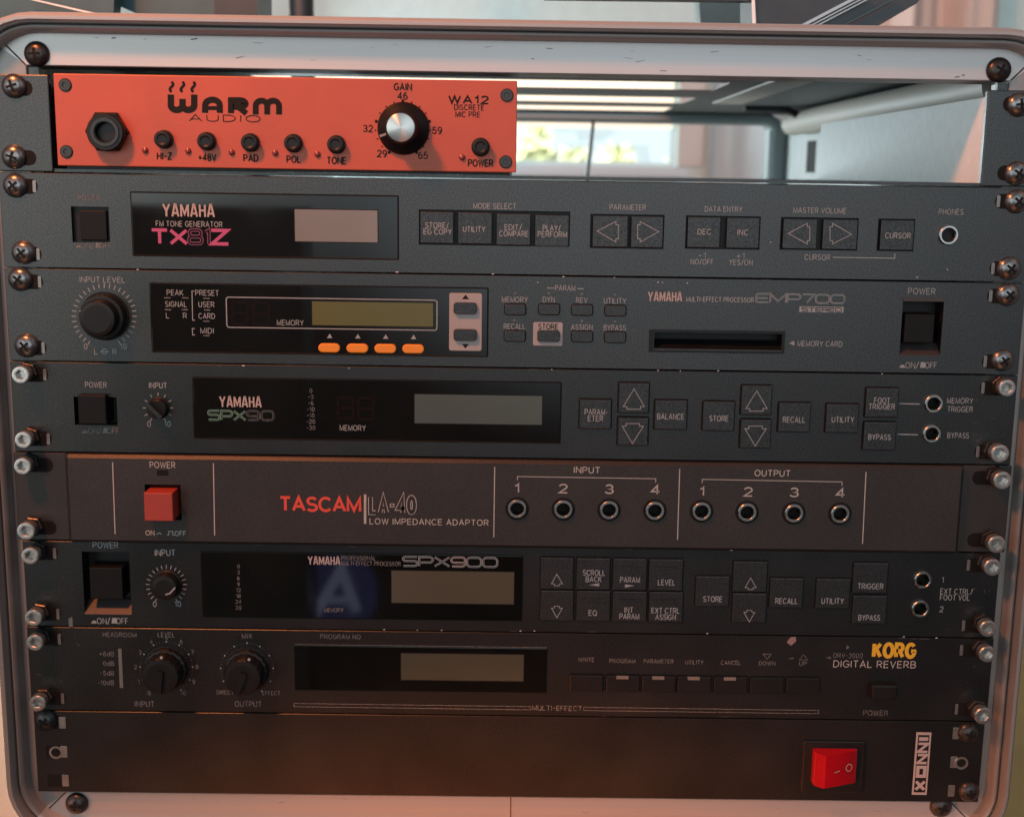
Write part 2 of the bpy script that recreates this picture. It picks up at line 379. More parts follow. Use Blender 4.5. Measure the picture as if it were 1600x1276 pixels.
WIDE = {
 'S': (1.3, [[(1.28, 1), (.25, 1)] + arc(.25, .77, .25, .23, 90, 270, 6) + [(1.05, .54)] + arc(1.05, .27, .25, .27, 90, -90, 6) + [(.02, 0)]]),
 'P': (1.25, [[(0, 0), (0, 1), (.95, 1)] + arc(.95, .70, .30, .30, 90, -90, 6) + [(.06, .40)]]),
 'X': (1.35, [[(0, 1), (1.35, 0)], [(1.35, 1), (0, 0)]]),
 'E': (1.2, [[(1.2, 1), (.2, 1)] + arc(.2, .8, .2, .2, 90, 180, 4) + arc(.2, .2, .2, .2, 180, 270, 4) + [(1.2, 0)], [(0, .5), (1.1, .5)]]),
 'M': (1.5, [[(0, 0), (0, 1), (.75, .15), (1.5, 1), (1.5, 0)]]),
 '7': (1.15, [[(0, 1), (1.15, 1), (.45, 0)]]),
 '0': (1.3, [rbox(0, 0, 1.3, 1, .34)]),
 '9': (1.25, [[(.06, 0), (.95, 0)] + arc(.95, .25, .3, .25, -90, 0, 5) + arc(.95, .75, .3, .25, 0, 90, 5) + arc(.3, .75, .3, .25, 90, 180, 5)
              + arc(.3, .66, .3, .24, 180, 270, 5) + [(1.2, .42)]]),
 '8': (1.2, [rbox(.08, .53, 1.12, 1, .22), rbox(0, 0, 1.2, .50, .24)]),
 '1': (.45, [[(.05, .85), (.35, 1), (.35, 0)]]),
 'T': (1.3, [[(0, 1), (1.3, 1)], [(.65, 1), (.65, 0)]]),
 'Z': (1.25, [[(0, 1), (1.2, 1), (.02, 0), (1.25, 0)]]),
 'R': (1.2, [[(0, 0), (0, 1), (.95, 1)] + arc(.95, .72, .25, .28, 90, -90, 6) + [(.0, .44)], [(.7, .44), (1.2, 0)]]),
 'O': (1.3, [rbox(0, 0, 1.3, 1, .34)]),
}
def text(mb, st, cx, cz, cap, width=None, weight=.15, key='ink', y=-0.12, align='c', table=G, gap=.29, key2=None, weight2=.05, swap=None):
    x = 0; items = []
    for ch in st:
        if ch == ' ': x += .46; continue
        g = table.get(ch) or G[ch]
        items.append((x, g, ch)); x += g[0] + gap
    tot = x - gap
    sxx = (width/tot) if width else cap
    x0 = cx - tot*sxx/2 if align == 'c' else (cx if align == 'l' else cx - tot*sxx)
    for gx, g, ch in items:
        kk = key if not (swap and ch in swap[0]) else swap[1]
        for stt in g[1]:
            pts = [(x0 + (gx+a)*sxx, cz + (b-.5)*cap) for a, b in stt]
            cl = (Vector(pts[0])-Vector(pts[-1])).length < 1e-5
            mb.stroke(pts, weight*cap, y, kk, cl)
            if key2: mb.stroke(pts, weight2*cap, y-0.11, key2, cl)

class Dev:
    """one rack device: an Empty at its foot and helpers that take photo measurements"""
    def __init__(s, name, k, label, cat, d=0.0, hx=241.3):
        s.k = k; s.d = d; s.zt = -k*44.45-0.3; s.zb = -(k+1)*44.45+0.3; s.hx = hx
        s.root = empty(name, (0, 0, s.zb), label, cat)
        s.ink = MB()
    def P(s, px, py, d=None): return M(px, py, s.d if d is None else d)
    def c(s, px, py, d=None): return SC(px, py, s.d if d is None else d)
    def rect(s, px0, py0, px1, py1, d=None):
        """centre and size in mm of an upright rectangle whose edges were read off the photo"""
        cx, cz = s.P((px0+px1)/2, (py0+py1)/2, d); a, b = s.c((px0+px1)/2, (py0+py1)/2, d)
        return cx, cz, (px1-px0)*a, (py1-py0)*b
    def T(s, st, px, py, cap, wpx=None, weight=.15, key='ink', d=None, mb=None, lift=0.12, **kw):
        dd = s.d if d is None else d
        x, z = s.P(px, py, dd); a, b = s.c(px, py, dd)
        text(mb or s.ink, st, x, z, cap*b, wpx*a if wpx else None, weight, key, -dd-lift, **kw)
    def L(s, pts, wpx, key='ink', closed=False, d=None, mb=None, lift=0.12):
        dd = s.d if d is None else d
        q = [s.P(x, y, dd) for x, y in pts]; a = s.c(*pts[0], dd)[0]
        (mb or s.ink).stroke(q, wpx*a, -dd-lift, key, closed)
    def tri(s, pts, key='ink', d=None, mb=None, lift=0.12):
        dd = s.d if d is None else d
        (mb or s.ink).poly([s.P(x, y, dd) for x, y in pts], -dd-lift, key)
    def panel(s, key='black_paint', holes=(), x0=None, x1=None, z0=None, z1=None, depth=14, thick=3.0, c=0.22, name='front_panel', edge_key=None):
        """front plate with real rectangular openings (mm: x0, x1, z0, z1)"""
        x0 = -s.hx if x0 is None else x0; x1 = s.hx if x1 is None else x1
        z0 = s.zb if z0 is None else z0; z1 = s.zt if z1 is None else z1
        yf = -s.d; mb = MB()
        xs = sorted({x0, x0+c, x1-c, x1} | {h[0] for h in holes} | {h[1] for h in holes})
        zs = sorted({z0, z0+c, z1-c, z1} | {h[2] for h in holes} | {h[3] for h in holes})
        def yy(x, z): return yf + (c if (x in (x0, x1) or z in (z0, z1)) else 0)
        for i in range(len(xs)-1):
            for j in range(len(zs)-1):
                mx_, mz_ = (xs[i]+xs[i+1])/2, (zs[j]+zs[j+1])/2
                if any(h[0] < mx_ < h[1] and h[2] < mz_ < h[3] for h in holes): continue
                mb.face([(x, yy(x, z), z) for x, z in ((xs[i], zs[j]), (xs[i+1], zs[j]), (xs[i+1], zs[j+1]), (xs[i], zs[j+1]))], key)
        o = [(x0, z0), (x1, z0), (x1, z1), (x0, z1)]
        mb.loft([[(x, yf+c, z) for x, z in o], [(x, yf+thick, z) for x, z in o]], key, cap1=False)
        for h in holes:
            o = [(h[0], h[2]), (h[1], h[2]), (h[1], h[3]), (h[0], h[3])]
            mb.loft([[(x, yf, z) for x, z in o], [(x, yf+depth, z) for x, z in o]], 'pit_soft', cap1=True)
        # the device's body behind the plate
        mb.box(max(x0+24, -217), min(x1-24, 217), yf+thick+0.01 if not holes else yf+depth+0.5, 300, z0+1.5, z1-1.5, 'black_plastic')
        return mb
    def hole(s, px0, py0, px1, py1):
        cx, cz, w_, h_ = s.rect(px0, py0, px1, py1); return (cx-w_/2, cx+w_/2, cz-h_/2, cz+h_/2)
    def jhole(s, px, py, r=3.1):
        x, z = s.P(px, py); return (x-r, x+r, z-r, z+r)
    def key(s, px0, py0, px1, py1, proud=1.2, r=.4, key='key_plastic', name='button', legend=(), pit=None, c=.35, extra=None, parent=None, bez=None):
        cx, cz, w_, h_ = s.rect(px0, py0, px1, py1); mb = MB(); y = -s.d
        if bez: mb.plate(cx, cz, w_+2*bez, h_+2*bez, r+bez, y-0.06, y+.2, 0.04, 'pit_black')
        mb.plate(cx, cz, w_, h_, r, y-proud, y+0.5, c, key)
        for l in legend:
            s.T(*l, mb=mb, lift=proud+0.1)
        if extra: extra(mb, y-proud-0.1)
        return mb.build(name, parent or s.root)
    def jack(s, px, py, ri=3.2, ro=4.6, proud=1.6, washer=None, name='jack_socket'):
        x, z = s.P(px, py); y = -s.d; mb = MB()
        if washer: mb.lathe(x, z, [(washer, y+.1), (washer, y-.35), (washer-.5, y-.5), (ro-.2, y-.5)], 'pit_black', 36, False)
        mb.lathe(x, z, [(ro, y+.2), (ro, y-proud+.4), (ro-.35, y-proud), (ri+.25, y-proud), (ri, y-proud+.3), (ri, y+5)], 'chrome', 36, False)
        mb.lathe(x, z, [(ri-.02, y+5), (ri-.05, y+5.01)], 'pit_black', 36, True)
        return mb.build(name, s.root)
    def finish(s):
        s.front.merge(s.ink); s.front.build('front_panel', s.root)

# ---- rack screws (one mesh of each kind, linked copies under their device)
def mesh_pan():
    mb = MB()
    mb.lathe(0, 0, [(5.6, 0), (5.6, -.5), (5.35, -1.3), (4.6, -2.3), (3.2, -3.1), (1.5, -3.5), (.3, -3.6)], 'screw_steel', 32)
    for a in (0.5, 0.5 + math.pi/2):
        c_, s_ = math.cos(a), math.sin(a); L_, W_ = 2.5, .55
        q = [(c_*u - s_*v, s_*u + c_*v) for u, v in ((-L_, -W_), (L_, -W_), (L_, W_), (-L_, W_))]
        mb.loft([[(x, -2.6, z) for x, z in q], [(x, -3.68 - .01*(a > 1), z) for x, z in q]], 'pit_black', cap1=True)
    return mb
def mesh_allen(reach):
    mb = MB(); n = 36; rings = []
    for r, y in ((4.1, 0), (4.25, -.4), (4.25, -4.2), (3.9, -4.7), (3.3, -4.75)): rings.append([(r*math.cos(2*math.pi*i/n), y-reach, r*math.sin(2*math.pi*i/n)) for i in range(n)])
    def hexr(i):
        a = 2*math.pi*i/n; return 2.25*math.cos(math.pi/6)/math.cos((a % (math.pi/3)) - math.pi/6)
    for k, y in ((1.12, -4.7), (1.0, -4.4), (1.0, -2.2)): rings.append([(k*hexr(i)*math.cos(2*math.pi*i/n), y-reach, k*hexr(i)*math.sin(2*math.pi*i/n)) for i in range(n)])
    mb.loft(rings, 'zinc', cap0=True, cap1=True)
    mb.lathe(0, 0, [(2.6, 1), (2.6, -reach)], 'nut_steel', 18, False)
    mb.lathe(0, 0, [(4.9, -.02), (4.9, -2.6), (4.4, -3.0), (2.5, -3.0)], 'screw_black', 6, False)
    return mb
PROTO = {}
def screw(dev, px, py, kind, d=3.0, name='rack_screw', scale=1.0, rot=0.0):
    if kind not in PROTO:
        mb = {'pan': mesh_pan, 'pan_black': mesh_pan, 'allen': lambda: mesh_allen(5.0)}[kind]()
        if kind == 'pan_black': mb.keys = [('screw_black' if k == 'screw_steel' else k) for k in mb.keys]
        o = mb.build(name); PROTO[kind] = o.data; bpy.data.objects.remove(o)
    x, z = M(px, py, d)
    root = dev.root if isinstance(dev, Dev) else dev
    o = bpy.data.objects.new(name, PROTO[kind]); scene.collection.objects.link(o); o.parent = root
    y = -(dev.d if isinstance(dev, Dev) else 0)
    o.location = Vector((x, y - 0.02, z))*S - root_loc(root); o.scale = (scale,)*3; o.rotation_euler = (0, rot, 0)
    return o
def slots(mb, dev, side, zs, y=-0.0, w_=12.5, h_=7.0, nut=True):
    for z in zs:
        cx = side*229.6
        mb.plate(cx, z, w_, h_, 3.2, y-.05, y+.1, .03, 'pit_black')
        if nut: mb.plate(cx - side*4.6, z, 1.6, h_-1.4, .6, y-.13, y+.1, .08, 'nut_steel')

# ------------------------------------------------------------------ setting: table, back wall, garden
mb = MB(); mb.box(-900, 900, 8, 560, -415, -386, 'table_wood')
tag(mb.build('table', None, loc=(0, 240, -415)), 'light wooden table the equipment case stands on', 'table')

WY = 1100; WX0, WX1, WZ0, WZ1 = -700, 222, -28, 92          # window opening in the wall behind the case
mb = MB()
for (x0, x1, z0, z1) in ((-1600, WX0, -900, 1200), (WX1, 1600, -900, 1200), (WX0, WX1, -900, WZ0), (WX0, WX1, WZ1, 1200)):
    mb.box(x0, x1, WY, WY+90, z0, z1, 'wall_paint')
tag(mb.build('wall', None, loc=(0, WY, -900)), 'pale painted wall behind the case around the window', 'wall', kind='structure')

win = empty('window', (-240, WY, WZ0), 'wide low window seen through the open back of the case', 'window')
mb = MB()
mb.box(WX0, WX1, WY+30, WY+60, WZ0, WZ0+5, 'white_paint'); mb.box(WX0, WX1, WY+30, WY+60, WZ1-6, WZ1, 'white_paint')
mb.box(WX1-5, WX1-.01, WY+30, WY+60, WZ0+5.01, WZ1-6.01, 'white_paint'); mb.box(WX0+.01, WX0+6, WY+30, WY+60, WZ0+5.01, WZ1-6.01, 'white_paint')
mb.build('frame', win)
mb = MB(); mb.box(WX0+6.1, WX1-5.1, WY+44, WY+46, WZ0+5.1, WZ1-6.1, 'window_glass'); mb.build('pane', win)
mb = MB(); mb.box(WX0-20, WX1+6, WY-70, WY-.1, WZ0-14, WZ0-3, 'white_paint'); mb.build('sill', win)
mb = MB(); mb.box(WX1+.1, WX1+36, WY-6, WY-.1, WZ0, WZ1+30, 'pink_reveal'); mb.build('side_casing', win)
mb = MB(); mb.box(WX0, WX1-7, WY+8, WY+11, 28, WZ1-1, 'blind_cream_glow'); mb.tube([(WX0, WY+9.5, 27), (WX1-7, WY+9.5, 27)], 3, 'blind_cream_glow')
tag(mb.build('roller_blind', None, loc=(-240, WY+9, 27)), 'half lowered cream roller blind at the top of the window', 'blind')

mb = MB(); mb.face([(-9000, 5200, -3000), (9000, 5200, -3000), (9000, 5200, 5000), (-9000, 5200, 5000)], 'sky_light')
tag(mb.build('sky', None, loc=(0, 5200, 0)), 'bright pale blue sky outside the window', 'sky', kind='structure')
mb = MB(); mb.box(-9000, 9000, 1250, 5190, -1900, -1880, 'leaf')
tag(mb.build('ground', None, loc=(0, 3000, -1890)), 'garden ground outside', 'ground', kind='structure')
def tree(x, y, top, wd, label):
    rt = empty('tree', (x, y, -1880), label, 'tree', 'trees outside the window')
    mb = MB(); mb.tube([(x, y, -1880), (x+10, y, -900), (x-6, y, top-wd*.9)], 45, 'bark', 8); mb.build('trunk', rt)
    mb = MB()
    for i in range(900):
        a = random.uniform(0, 2*math.pi); u = random.random()**.6; zz = random.random()
        rad = wd*(1-zz*.85)*u*(0.8+.4*math.sin(5*a+zz*9)); c_ = Vector((x + rad*math.cos(a), y + rad*math.sin(a), top - wd*2.2*(1-zz)))
        t = Vector((random.uniform(-1, 1), random.uniform(-1, 1), random.uniform(-1, 1))).normalized(); q = t.orthogonal().normalized(); l_ = random.uniform(25, 60)
        mb.face([tuple(c_ - t*l_), tuple(c_ + q*l_*.45), tuple(c_ + t*l_), tuple(c_ - q*l_*.45)], 'leaf')
    mb.build('crown', rt)
for x, y, tp, wd, lb in ((50, 3300, 98, 120, 'pointed pale green tree nearest the orange preamp'), (330, 3500, 30, 210, 'low rounded tree left of the dark window cord'),
                         (560, 3500, 10, 230, 'low spreading tree right of the dark window cord'), (860, 3300, 150, 160, 'taller tree beside the pink window casing'),
                         (200, 3900, 40, 240, 'dim far tree between the pointed tree and the low rounded tree'), (720, 3900, 20, 240, 'dim far tree between the spreading tree and the taller tree')):
    tree(x, y, tp, wd, lb)

def curtain(name, x0, x1, z0, z1, y, amp, waves, key, label):
    mb = MB(); n_ = 90; rings = []
    for off in (0, 2.5):
        pass
    a, b = [], []
    for i in range(n_+1):
        t = i/n_; x = x0 + (x1-x0)*t; yy_ = y + amp*math.sin(waves*2*math.pi*t) + amp*.4*math.sin(waves*4.7*math.pi*t+1)
        a.append((x, yy_, z0)); b.append((x, yy_, z1))
    f = [(p[0], p[1]+2.5, p[2]) for p in a]; g = [(p[0], p[1]+2.5, p[2]) for p in b]
    mb.loft([a, b, g, f, a], key, closed=False)
    tag(mb.build(name, None, loc=((x0+x1)/2, y, z0)), label, 'curtain')
curtain('curtain', 262, 420, -420, 100, WY-40, 14, 1.3, 'curtain_grey', 'grey curtain hanging at the edge of the window behind the case')
curtain('curtain', 445, 640, 104, 700, 1020, 22, 2.2, 'curtain_pink', 'pinkish curtain hanging above the case at the upper edge')

# ------------------------------------------------------------------ flight case
case = empty('flight_case', (0, 270, -386), 'aluminium framed equipment rack case with rounded corners holding all the devices', 'rack case')
def frect(hx, zt, zb, r, y, n=9):
    return [(x, y, z) for x, z in rr(0, (zt+zb)/2, 2*hx, zt-zb, r, n)]
mb = MB()
prof = [(227, 4, -357, .5, 24), (227, 4, -357, .5, 3.6), (227.4, 4.4, -357.4, .5, 3.2), (244.6, 18.4, -372.4, 24, 3.2), (245.2, 18.8, -372.8, 24.5, -1.5), (245.7, 19.3, -373.3, 25, -3.2),
        (246.6, 20.2, -374.2, 26, -4.2), (247.6, 21.2, -375.2, 27, -3.6), (248.0, 21.7, -375.7, 27.5, -2.4), (248.3, 22.0, -376.0, 28, -.5), (248.6, 22.2, -376.2, 28, -3.5),
        (249.0, 22.6, -376.6, 28.5, -6.5), (249.8, 23.4, -377.4, 29.5, -8.0), (251.2, 24.8, -378.8, 31, -8.2), (252.6, 26.2, -380.2, 32, -6.6), (253.4, 27.0, -381.0, 33, -3.5),
        (253.6, 27.2, -381.2, 33, 2), (253.6, 27.2, -381.2, 33, 30)]
mb.loft([frect(*p) for p in prof], 'aluminium', closed=True)
for (x, z, sx_, sz_) in ((-227, 4, -1, 1), (227, 4, 1, 1), (-227, -357, -1, -1), (227, -357, 1, -1)):
    mb.stroke([(x + sx_*.3, z + sz_*.3), (x + sx_*10.5, z + sz_*10.5)], .7, 3.1, 'seam')
xs_, _ = M(798, 1258, -3); mb.stroke([(xs_, -357.2), (xs_, -372)], .6, 3.1, 'seam')
for (px, py, ln) in ((1492, 121, 2.2), (1503, 118, 1.2), (298, 62, 3), (174, 60, 2)):
    x, z = M(px, py, -3); mb.stroke([(x, z), (x+ln, z+ln*.15)], .4, 3.0, 'seam')
ia = mb.m('aluminium'); ib = mb.m('aluminium_side')           # upright extrusions take the darker aluminium
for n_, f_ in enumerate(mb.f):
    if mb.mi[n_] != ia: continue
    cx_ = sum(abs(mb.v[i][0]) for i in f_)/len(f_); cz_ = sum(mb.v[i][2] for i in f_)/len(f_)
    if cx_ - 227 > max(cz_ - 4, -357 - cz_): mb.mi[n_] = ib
for i in range(26):                                          # scuffs and scratches of a travelled case
    if i % 3: x, z = random.uniform(-215, 215), random.uniform(5.5, 17)
    else: x, z = random.uniform(-215, 215), random.uniform(-368, -359)
    a = random.uniform(-.25, .35); l_ = random.uniform(.8, 4.5)
    mb.stroke([(x, z), (x + l_*math.cos(a), z + l_*math.sin(a))], random.uniform(.12, .28), 3.1, random.choice(('scuff', 'scuff', 'seam')))
fr = mb.build('front_frame', case)
for px, py in ((55, 84), (1563, 109), (118, 1257), (1472, 1262)):
    o = screw(case, px, py, 'pan_black', -1.0, 'corner_screw', 1.03, random.uniform(0, 1)); o.location.y += 3.1*S
# shell: roof with three long slots, side walls, base
mb = MB(); CZ = 16.5; XR = 132; XL = -172
ys = [30, 197, 271, 339, 420, 466, 538, 560]
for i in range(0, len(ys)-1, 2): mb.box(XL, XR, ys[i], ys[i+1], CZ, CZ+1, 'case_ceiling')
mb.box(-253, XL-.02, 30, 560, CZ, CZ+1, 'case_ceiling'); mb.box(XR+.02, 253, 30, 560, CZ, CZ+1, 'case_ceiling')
mb.build('slotted_roof', case)
mb = MB(); mb.box(152, 175, 150, 386, CZ-1.5, CZ-.05, 'beige'); mb.build('roof_batten', case)
mb = MB()
for (y0, y1, z0, z1) in ((30, 435, -380, 16.4), (467, 545, -380, 16.4), (435.01, 466.99, -380, -37), (435.01, 466.99, -10, 16.4)): mb.box(249, 253, y0, y1, z0, z1, 'case_inner')
mb.build('side_wall', case)
mb = MB(); mb.box(249.5, 262, 432, 470, -40, -7, 'pit_black'); mb.build('handle_recess', case)
mb = MB(); mb.box(-253, -249, 30, 545, -380, 16.4, 'case_inner'); mb.build('side_wall', case)
mb = MB(); mb.box(-248.9, 248.9, 30, 545, -381, -376, 'case_inner'); mb.build('base_panel', case)
mb = MB(); mb.tube([(238.5, 40, 5), (238.5, 480, 5)], 10, 'beige', 24); mb.build('corner_bar', case)
mb = MB(); rp = [(235, 7, -365, 6, 575), (235, 7, -365, 6, 548), (238, 10, -368, 10, 545), (249, 15, -376, 22, 545), (253, 17.2, -381, 26, 550), (253.6, 17.6, -381.2, 26, 575)]
mb.loft([frect(*p) for p in rp], 'rear_frame'); mb.build('rear_frame', case)
mb = MB(); mb.tube([(233.6, 546, -360), (233.6, 546, 2)], 1.2, 'pale_edge', 8); mb.build('edge_trim', case)
for sx_ in (-1, 1):                                         # rack strips the ears are bolted to
    mb = MB(); mb.box(sx_*222, sx_*240, 4.5, 7, -356.5, 3.4, 'black_paint') if sx_ > 0 else mb.box(-240, -222, 4.5, 7, -356.5, 3.4, 'black_paint')
    mb.build('rack_rail', case)
for sx_ in (-1, 1):                                         # spring catches on the outside of the shell
    mb = MB(); x0 = sx_*253.7; x1 = sx_*255.6
    mb.box(min(x0, x1), max(x0, x1), 4, 26, -296, -272, 'screw_steel'); mb.tube([(sx_*255.3, 3, -271), (sx_*256.3, 3, -268)], 1.4, 'zinc', 8); mb.build('latch', case)

# ------------------------------------------------------------------ rack shelf with the orange preamp
D = Dev('rack_shelf', 0, 'black rack shelf, side wall paled as if lit, carrying the orange preamp', 'rack shelf')
for side in (-1, 1):
    mb = MB(); x0, x1 = sorted((side*241.3, side*216))
    mb.plate((x0+x1)/2, (D.zt+D.zb)/2, x1-x0, D.zt-D.zb, .8, 0, 3, .5, 'black_paint')
    slots(mb, D, side, (-6.5, -37.9), nut=False); mb.build('ear', D.root)
mb = MB(); mb.box(217.5, 220.2, 3.05, 302, -44, -3.2, 'shelf_wall_lit'); mb.build('side_wall', D.root)
mb = MB(); mb.box(-220.2, -217.5, 3.05, 318, -44, -3.2, 'black_paint'); mb.build('side_wall', D.root)
mb = MB(); mb.box(-217.4, 217.4, 1.2, 318, -44.1, -42.7, 'black_paint'); mb.build('tray', D.root)
for px, py, a in ((18, 134, .2), (18, 245, .8), (1596, 163, .4), (1592, 271, 1.1)): screw(D, px, py, 'pan', rot=a)

D = Dev('microphone_preamp', 0, 'half-width orange microphone preamp with silver-capped gain knob and hexagonal input jack', 'preamp', d=2.0)
D.root.location.z = -42.6*S
cx, cz = D.P(447.5, 193); a, b = D.c(447.5, 193); W_, H_ = 720.5*a, 143.6*b
mb = MB(); mb.plate(cx, cz, W_, H_, .5, -2, 1.0, .35, 'orange_paint'); D.front = mb
mb = MB(); mb.box(cx-W_/2+3, cx+W_/2-3, 1.05, 150, -42.5, cz+H_/2-3.2, 'black_plastic'); mb.build('body', D.root)
for px, py in ((102, 133), (104, 237), (792, 149), (790, 253)):
    x, z = D.P(px, py); mb = MB()
    mb.lathe(x, z, [(3.0, -1.9), (3.0, -2.3), (2.6, -2.7), (1.3, -2.7), (1.2, -2.2)], 'screw_black', 24); mb.build('panel_screw', D.root)
x, z = D.P(169, 206); mb = MB()
mb.lathe(x, z, [(9.9, -1.9), (9.9, -4.2), (9.2, -4.8), (8.2, -4.8)], 'black_plastic', 6, True)
mb.lathe(x+.5, z-.4, [(8.6, -4.5), (8.6, -7.0), (8.0, -7.8), (4.6, -7.8), (4.3, -7.2), (4.2, -3)], 'black_plastic', 36, True)
mb.lathe(x+.5, z-.4, [(6.6, -7.82), (6.4, -8.3), (5.0, -8.3), (4.9, -7.7)], 'screw_black', 36, False)
mb.lathe(x+.5, z-.4, [(4.25, -4), (3.2, -4.2), (3.0, -3)], 'pit_black', 24); mb.build('input_jack', D.root)
for px, py in ((257, 218), (324, 221), (392, 223), (459, 224), (526, 226), (751, 230)):
    x, z = D.P(px, py); mb = MB()
    mb.lathe(x, z, [(4.3, -1.9), (4.3, -2.4), (3.9, -2.5), (3.9, -5.2), (3.5, -5.8), (2.6, -6.0), (1.8, -5.7)], 'black_plastic', 32); mb.build('push_button', D.root)
for px, py in ((227, 235), (294, 236), (362, 238), (430, 239), (496, 241), (722, 246)):
    x, z = D.P(px, py); mb = MB()
    mb.lathe(x, z, [(1.45, -1.9), (1.45, -2.3), (1.2, -2.9), (.5, -3.3)], 'led_dark', 20); mb.build('indicator_light', D.root)
x, z = D.P(630.5, 201); mb = MB()
mb.lathe(x, z, [(11.9, -2.0), (11.9, -3.2), (11.2, -4.2), (8.6, -6.2), (7.6, -7.2), (7.1, -14.0), (6.7, -14.6)], 'black_plastic', 48)
a = R(200)
mb.stroke([(x+8.0*math.cos(a), z+8.0*math.sin(a)), (x+11*math.cos(a), z+11*math.sin(a))], 1.0, -6.9, 'ink')
kn = mb.build('gain_knob', D.root)
mb = MB(); mb.lathe(x, z, [(6.3, -14.55), (6.3, -14.9), (6.1, -15.0), (.02, -15.0)], 'spun_metal', 48, True)
mb.build('knob_cap', kn)
k = 'ink_dark'
for i in range(17):
    a = R(240 - 300*i/16); big = i in (0, 4, 8, 12, 16); px, py = 629.5 + 43*math.cos(a), 201 - 43*math.sin(a); x, z = D.P(px, py)
    D.ink.poly([(x + (.75 if big else .38)*math.cos(t*math.pi/5), z + (.75 if big else .38)*math.sin(t*math.pi/5)) for t in range(10)], -2.12, k)
for st, px, py, c_, w_, wt in (('GAIN', 629.5, 136, 10, 27, .20), ('46', 629, 150, 10, 14, .17), ('32', 575, 201, 10, 14, .17), ('59', 683, 204, 10, 14, .17), ('29', 597, 240, 10, 14, .17), ('65', 661, 243, 10, 14, .17),
                               ('HI-Z', 257, 244, 10, 22, .2), ('+48V', 324, 246, 10, 27, .2), ('PAD', 392, 247, 10, 22, .2), ('POL', 459, 249, 10, 21, .2), ('TONE', 526, 251, 10, 29, .2), ('POWER', 751, 255, 10, 38, .2),
                               ('WA12', 732, 156, 11, 61, .23), ('DISCRETE', 733, 168, 8, 46, .15), ('MIC PRE', 731, 179, 8, 38, .15)):
    D.T(st, px, py, c_, w_, wt, k)
D.finish()
lg = MB(); D2 = D                                            # rising-steam logo
def heavy(pts, wpx=9.5): D2.L(pts, wpx, k, mb=lg)
def up(x0, x1, y0, y1, ts): return [(x0 + (x1-x0)*u, y1 + (y0-y1)*v) for u, v in ts]
W1 = [(0, 1), (0, .30)] + arc(.25, .30, .25, .30, 180, 360, 8) + [(.5, .72)]
W2 = [(.5, .72), (.5, .30)] + arc(.75, .30, .25, .30, 180, 360, 8) + [(1, 1)]
for p in (W1, W2): heavy(up(267, 303.5, 148, 172, p), 10)
heavy(up(320.5, 343.5, 156, 176.5, [(0, 0), (0, .55)] + arc(.5, .55, .5, .45, 180, 0, 10) + [(1, 0)]), 9.5); heavy([(325, 169), (340, 169)], 6)
heavy(up(361, 384, 157, 177, [(0, 0), (0, 1), (.6, 1)] + arc(.6, .75, .38, .25, 90, -90, 8) + [(.15, .5)]), 9.5); heavy([(372, 167), (385, 177.5)], 9)
heavy(up(399.5, 417.5, 157.5, 178.5, [(0, -.02), (0, .6)] + arc(.5, .6, .5, .4, 180, 0, 8) + [(1, -.02)]), 9); heavy(up(417.5, 436, 157.5, 178.5, [(0, -.02), (0, .6)] + arc(.5, .6, .5, .4, 180, 0, 8) + [(1, -.02)]), 9)
for x in (268, 285, 302): heavy([(x + 2.6*math.sin(t/8*2*math.pi), 128 + 16*t/8) for t in range(9)], 4.2)
D.T('AUDIO', 351, 185, 10, 111, .13, k, mb=lg)
lg.build('logo', D.root)

# ------------------------------------------------------------------ common printed bits
ON_OFF = 'ON/ OFF'
def onoff(D, px, py, sc=1.0, key='ink', mb=None):
    """the push-in / push-out pictograms with ON / OFF"""
    D.tri([(px-25*sc, py+4*sc), (px-22*sc, py), (px-18*sc, py), (px-16*sc, py+4*sc)], key)
    D.T('ON', px-9*sc, py+.5, 8*sc, 13*sc, .125, key); D.T('/', px+1*sc, py+.5, 9*sc, None, .12, key)
    D.tri([(px+5*sc, py+4*sc), (px+6*sc, py-4*sc), (px+12*sc, py-4*sc), (px+13*sc, py+4*sc)], key)
    D.T('OFF', px+20.5*sc, py+.5, 8*sc, 16*sc, .125, key)
def arrow(D, tip, base, half, notch, kind, mb, lift, wpx=1.1, key='ink'):
    """outlined arrow head with a stepped back edge; tip and base in photo pixels"""
    (tx, ty), (bx, by) = tip, base
    if kind == 'h':
        s = 1 if bx > tx else -1
        pts = [(tx, ty), (bx - s*4, by-half), (bx-s*4, by-half+5), (bx, by-half+5), (bx, by+half-5), (bx-s*4, by+half-5), (bx-s*4, by+half)]
    else:
        s = 1 if by > ty else -1
        pts = [(tx, ty), (bx-half, by-s*4), (bx-half+6, by-s*4), (bx-half+6, by), (bx+half-6, by), (bx+half-6, by-s*4), (bx+half, by-s*4)]
    D.L(pts, wpx, key, True, mb=mb, lift=lift)
def ticks(D, px, py, r0, r1, n_, a0, a1, wpx, key='ink'):
    for i in range(n_):
        a = R(a0 + (a1-a0)*i/(n_-1)); D.L([(px+r0*math.cos(a), py-r0*math.sin(a)), (px+r1*math.cos(a), py-r1*math.sin(a))], wpx, key)
def segments(D, px, py, w_, h_, mb, lift):
    """one unlit seven-segment digit"""
    k_ = 'segment_red'; q = h_/2
    for p in (((-w_/2, -q), (w_/2, -q)), ((-w_/2, 0), (w_/2, 0)), ((-w_/2, q), (w_/2, q)), ((-w_/2, -q+2), (-w_/2, -2)), ((w_/2, -q+2), (w_/2, -2)), ((-w_/2, 2), (-w_/2, q-2)), ((w_/2, 2), (w_/2, q-2))):
        D.L([(px+p[0][0], py+p[0][1]), (px+p[1][0], py+p[1][1])], 4, k_, mb=mb, lift=lift)
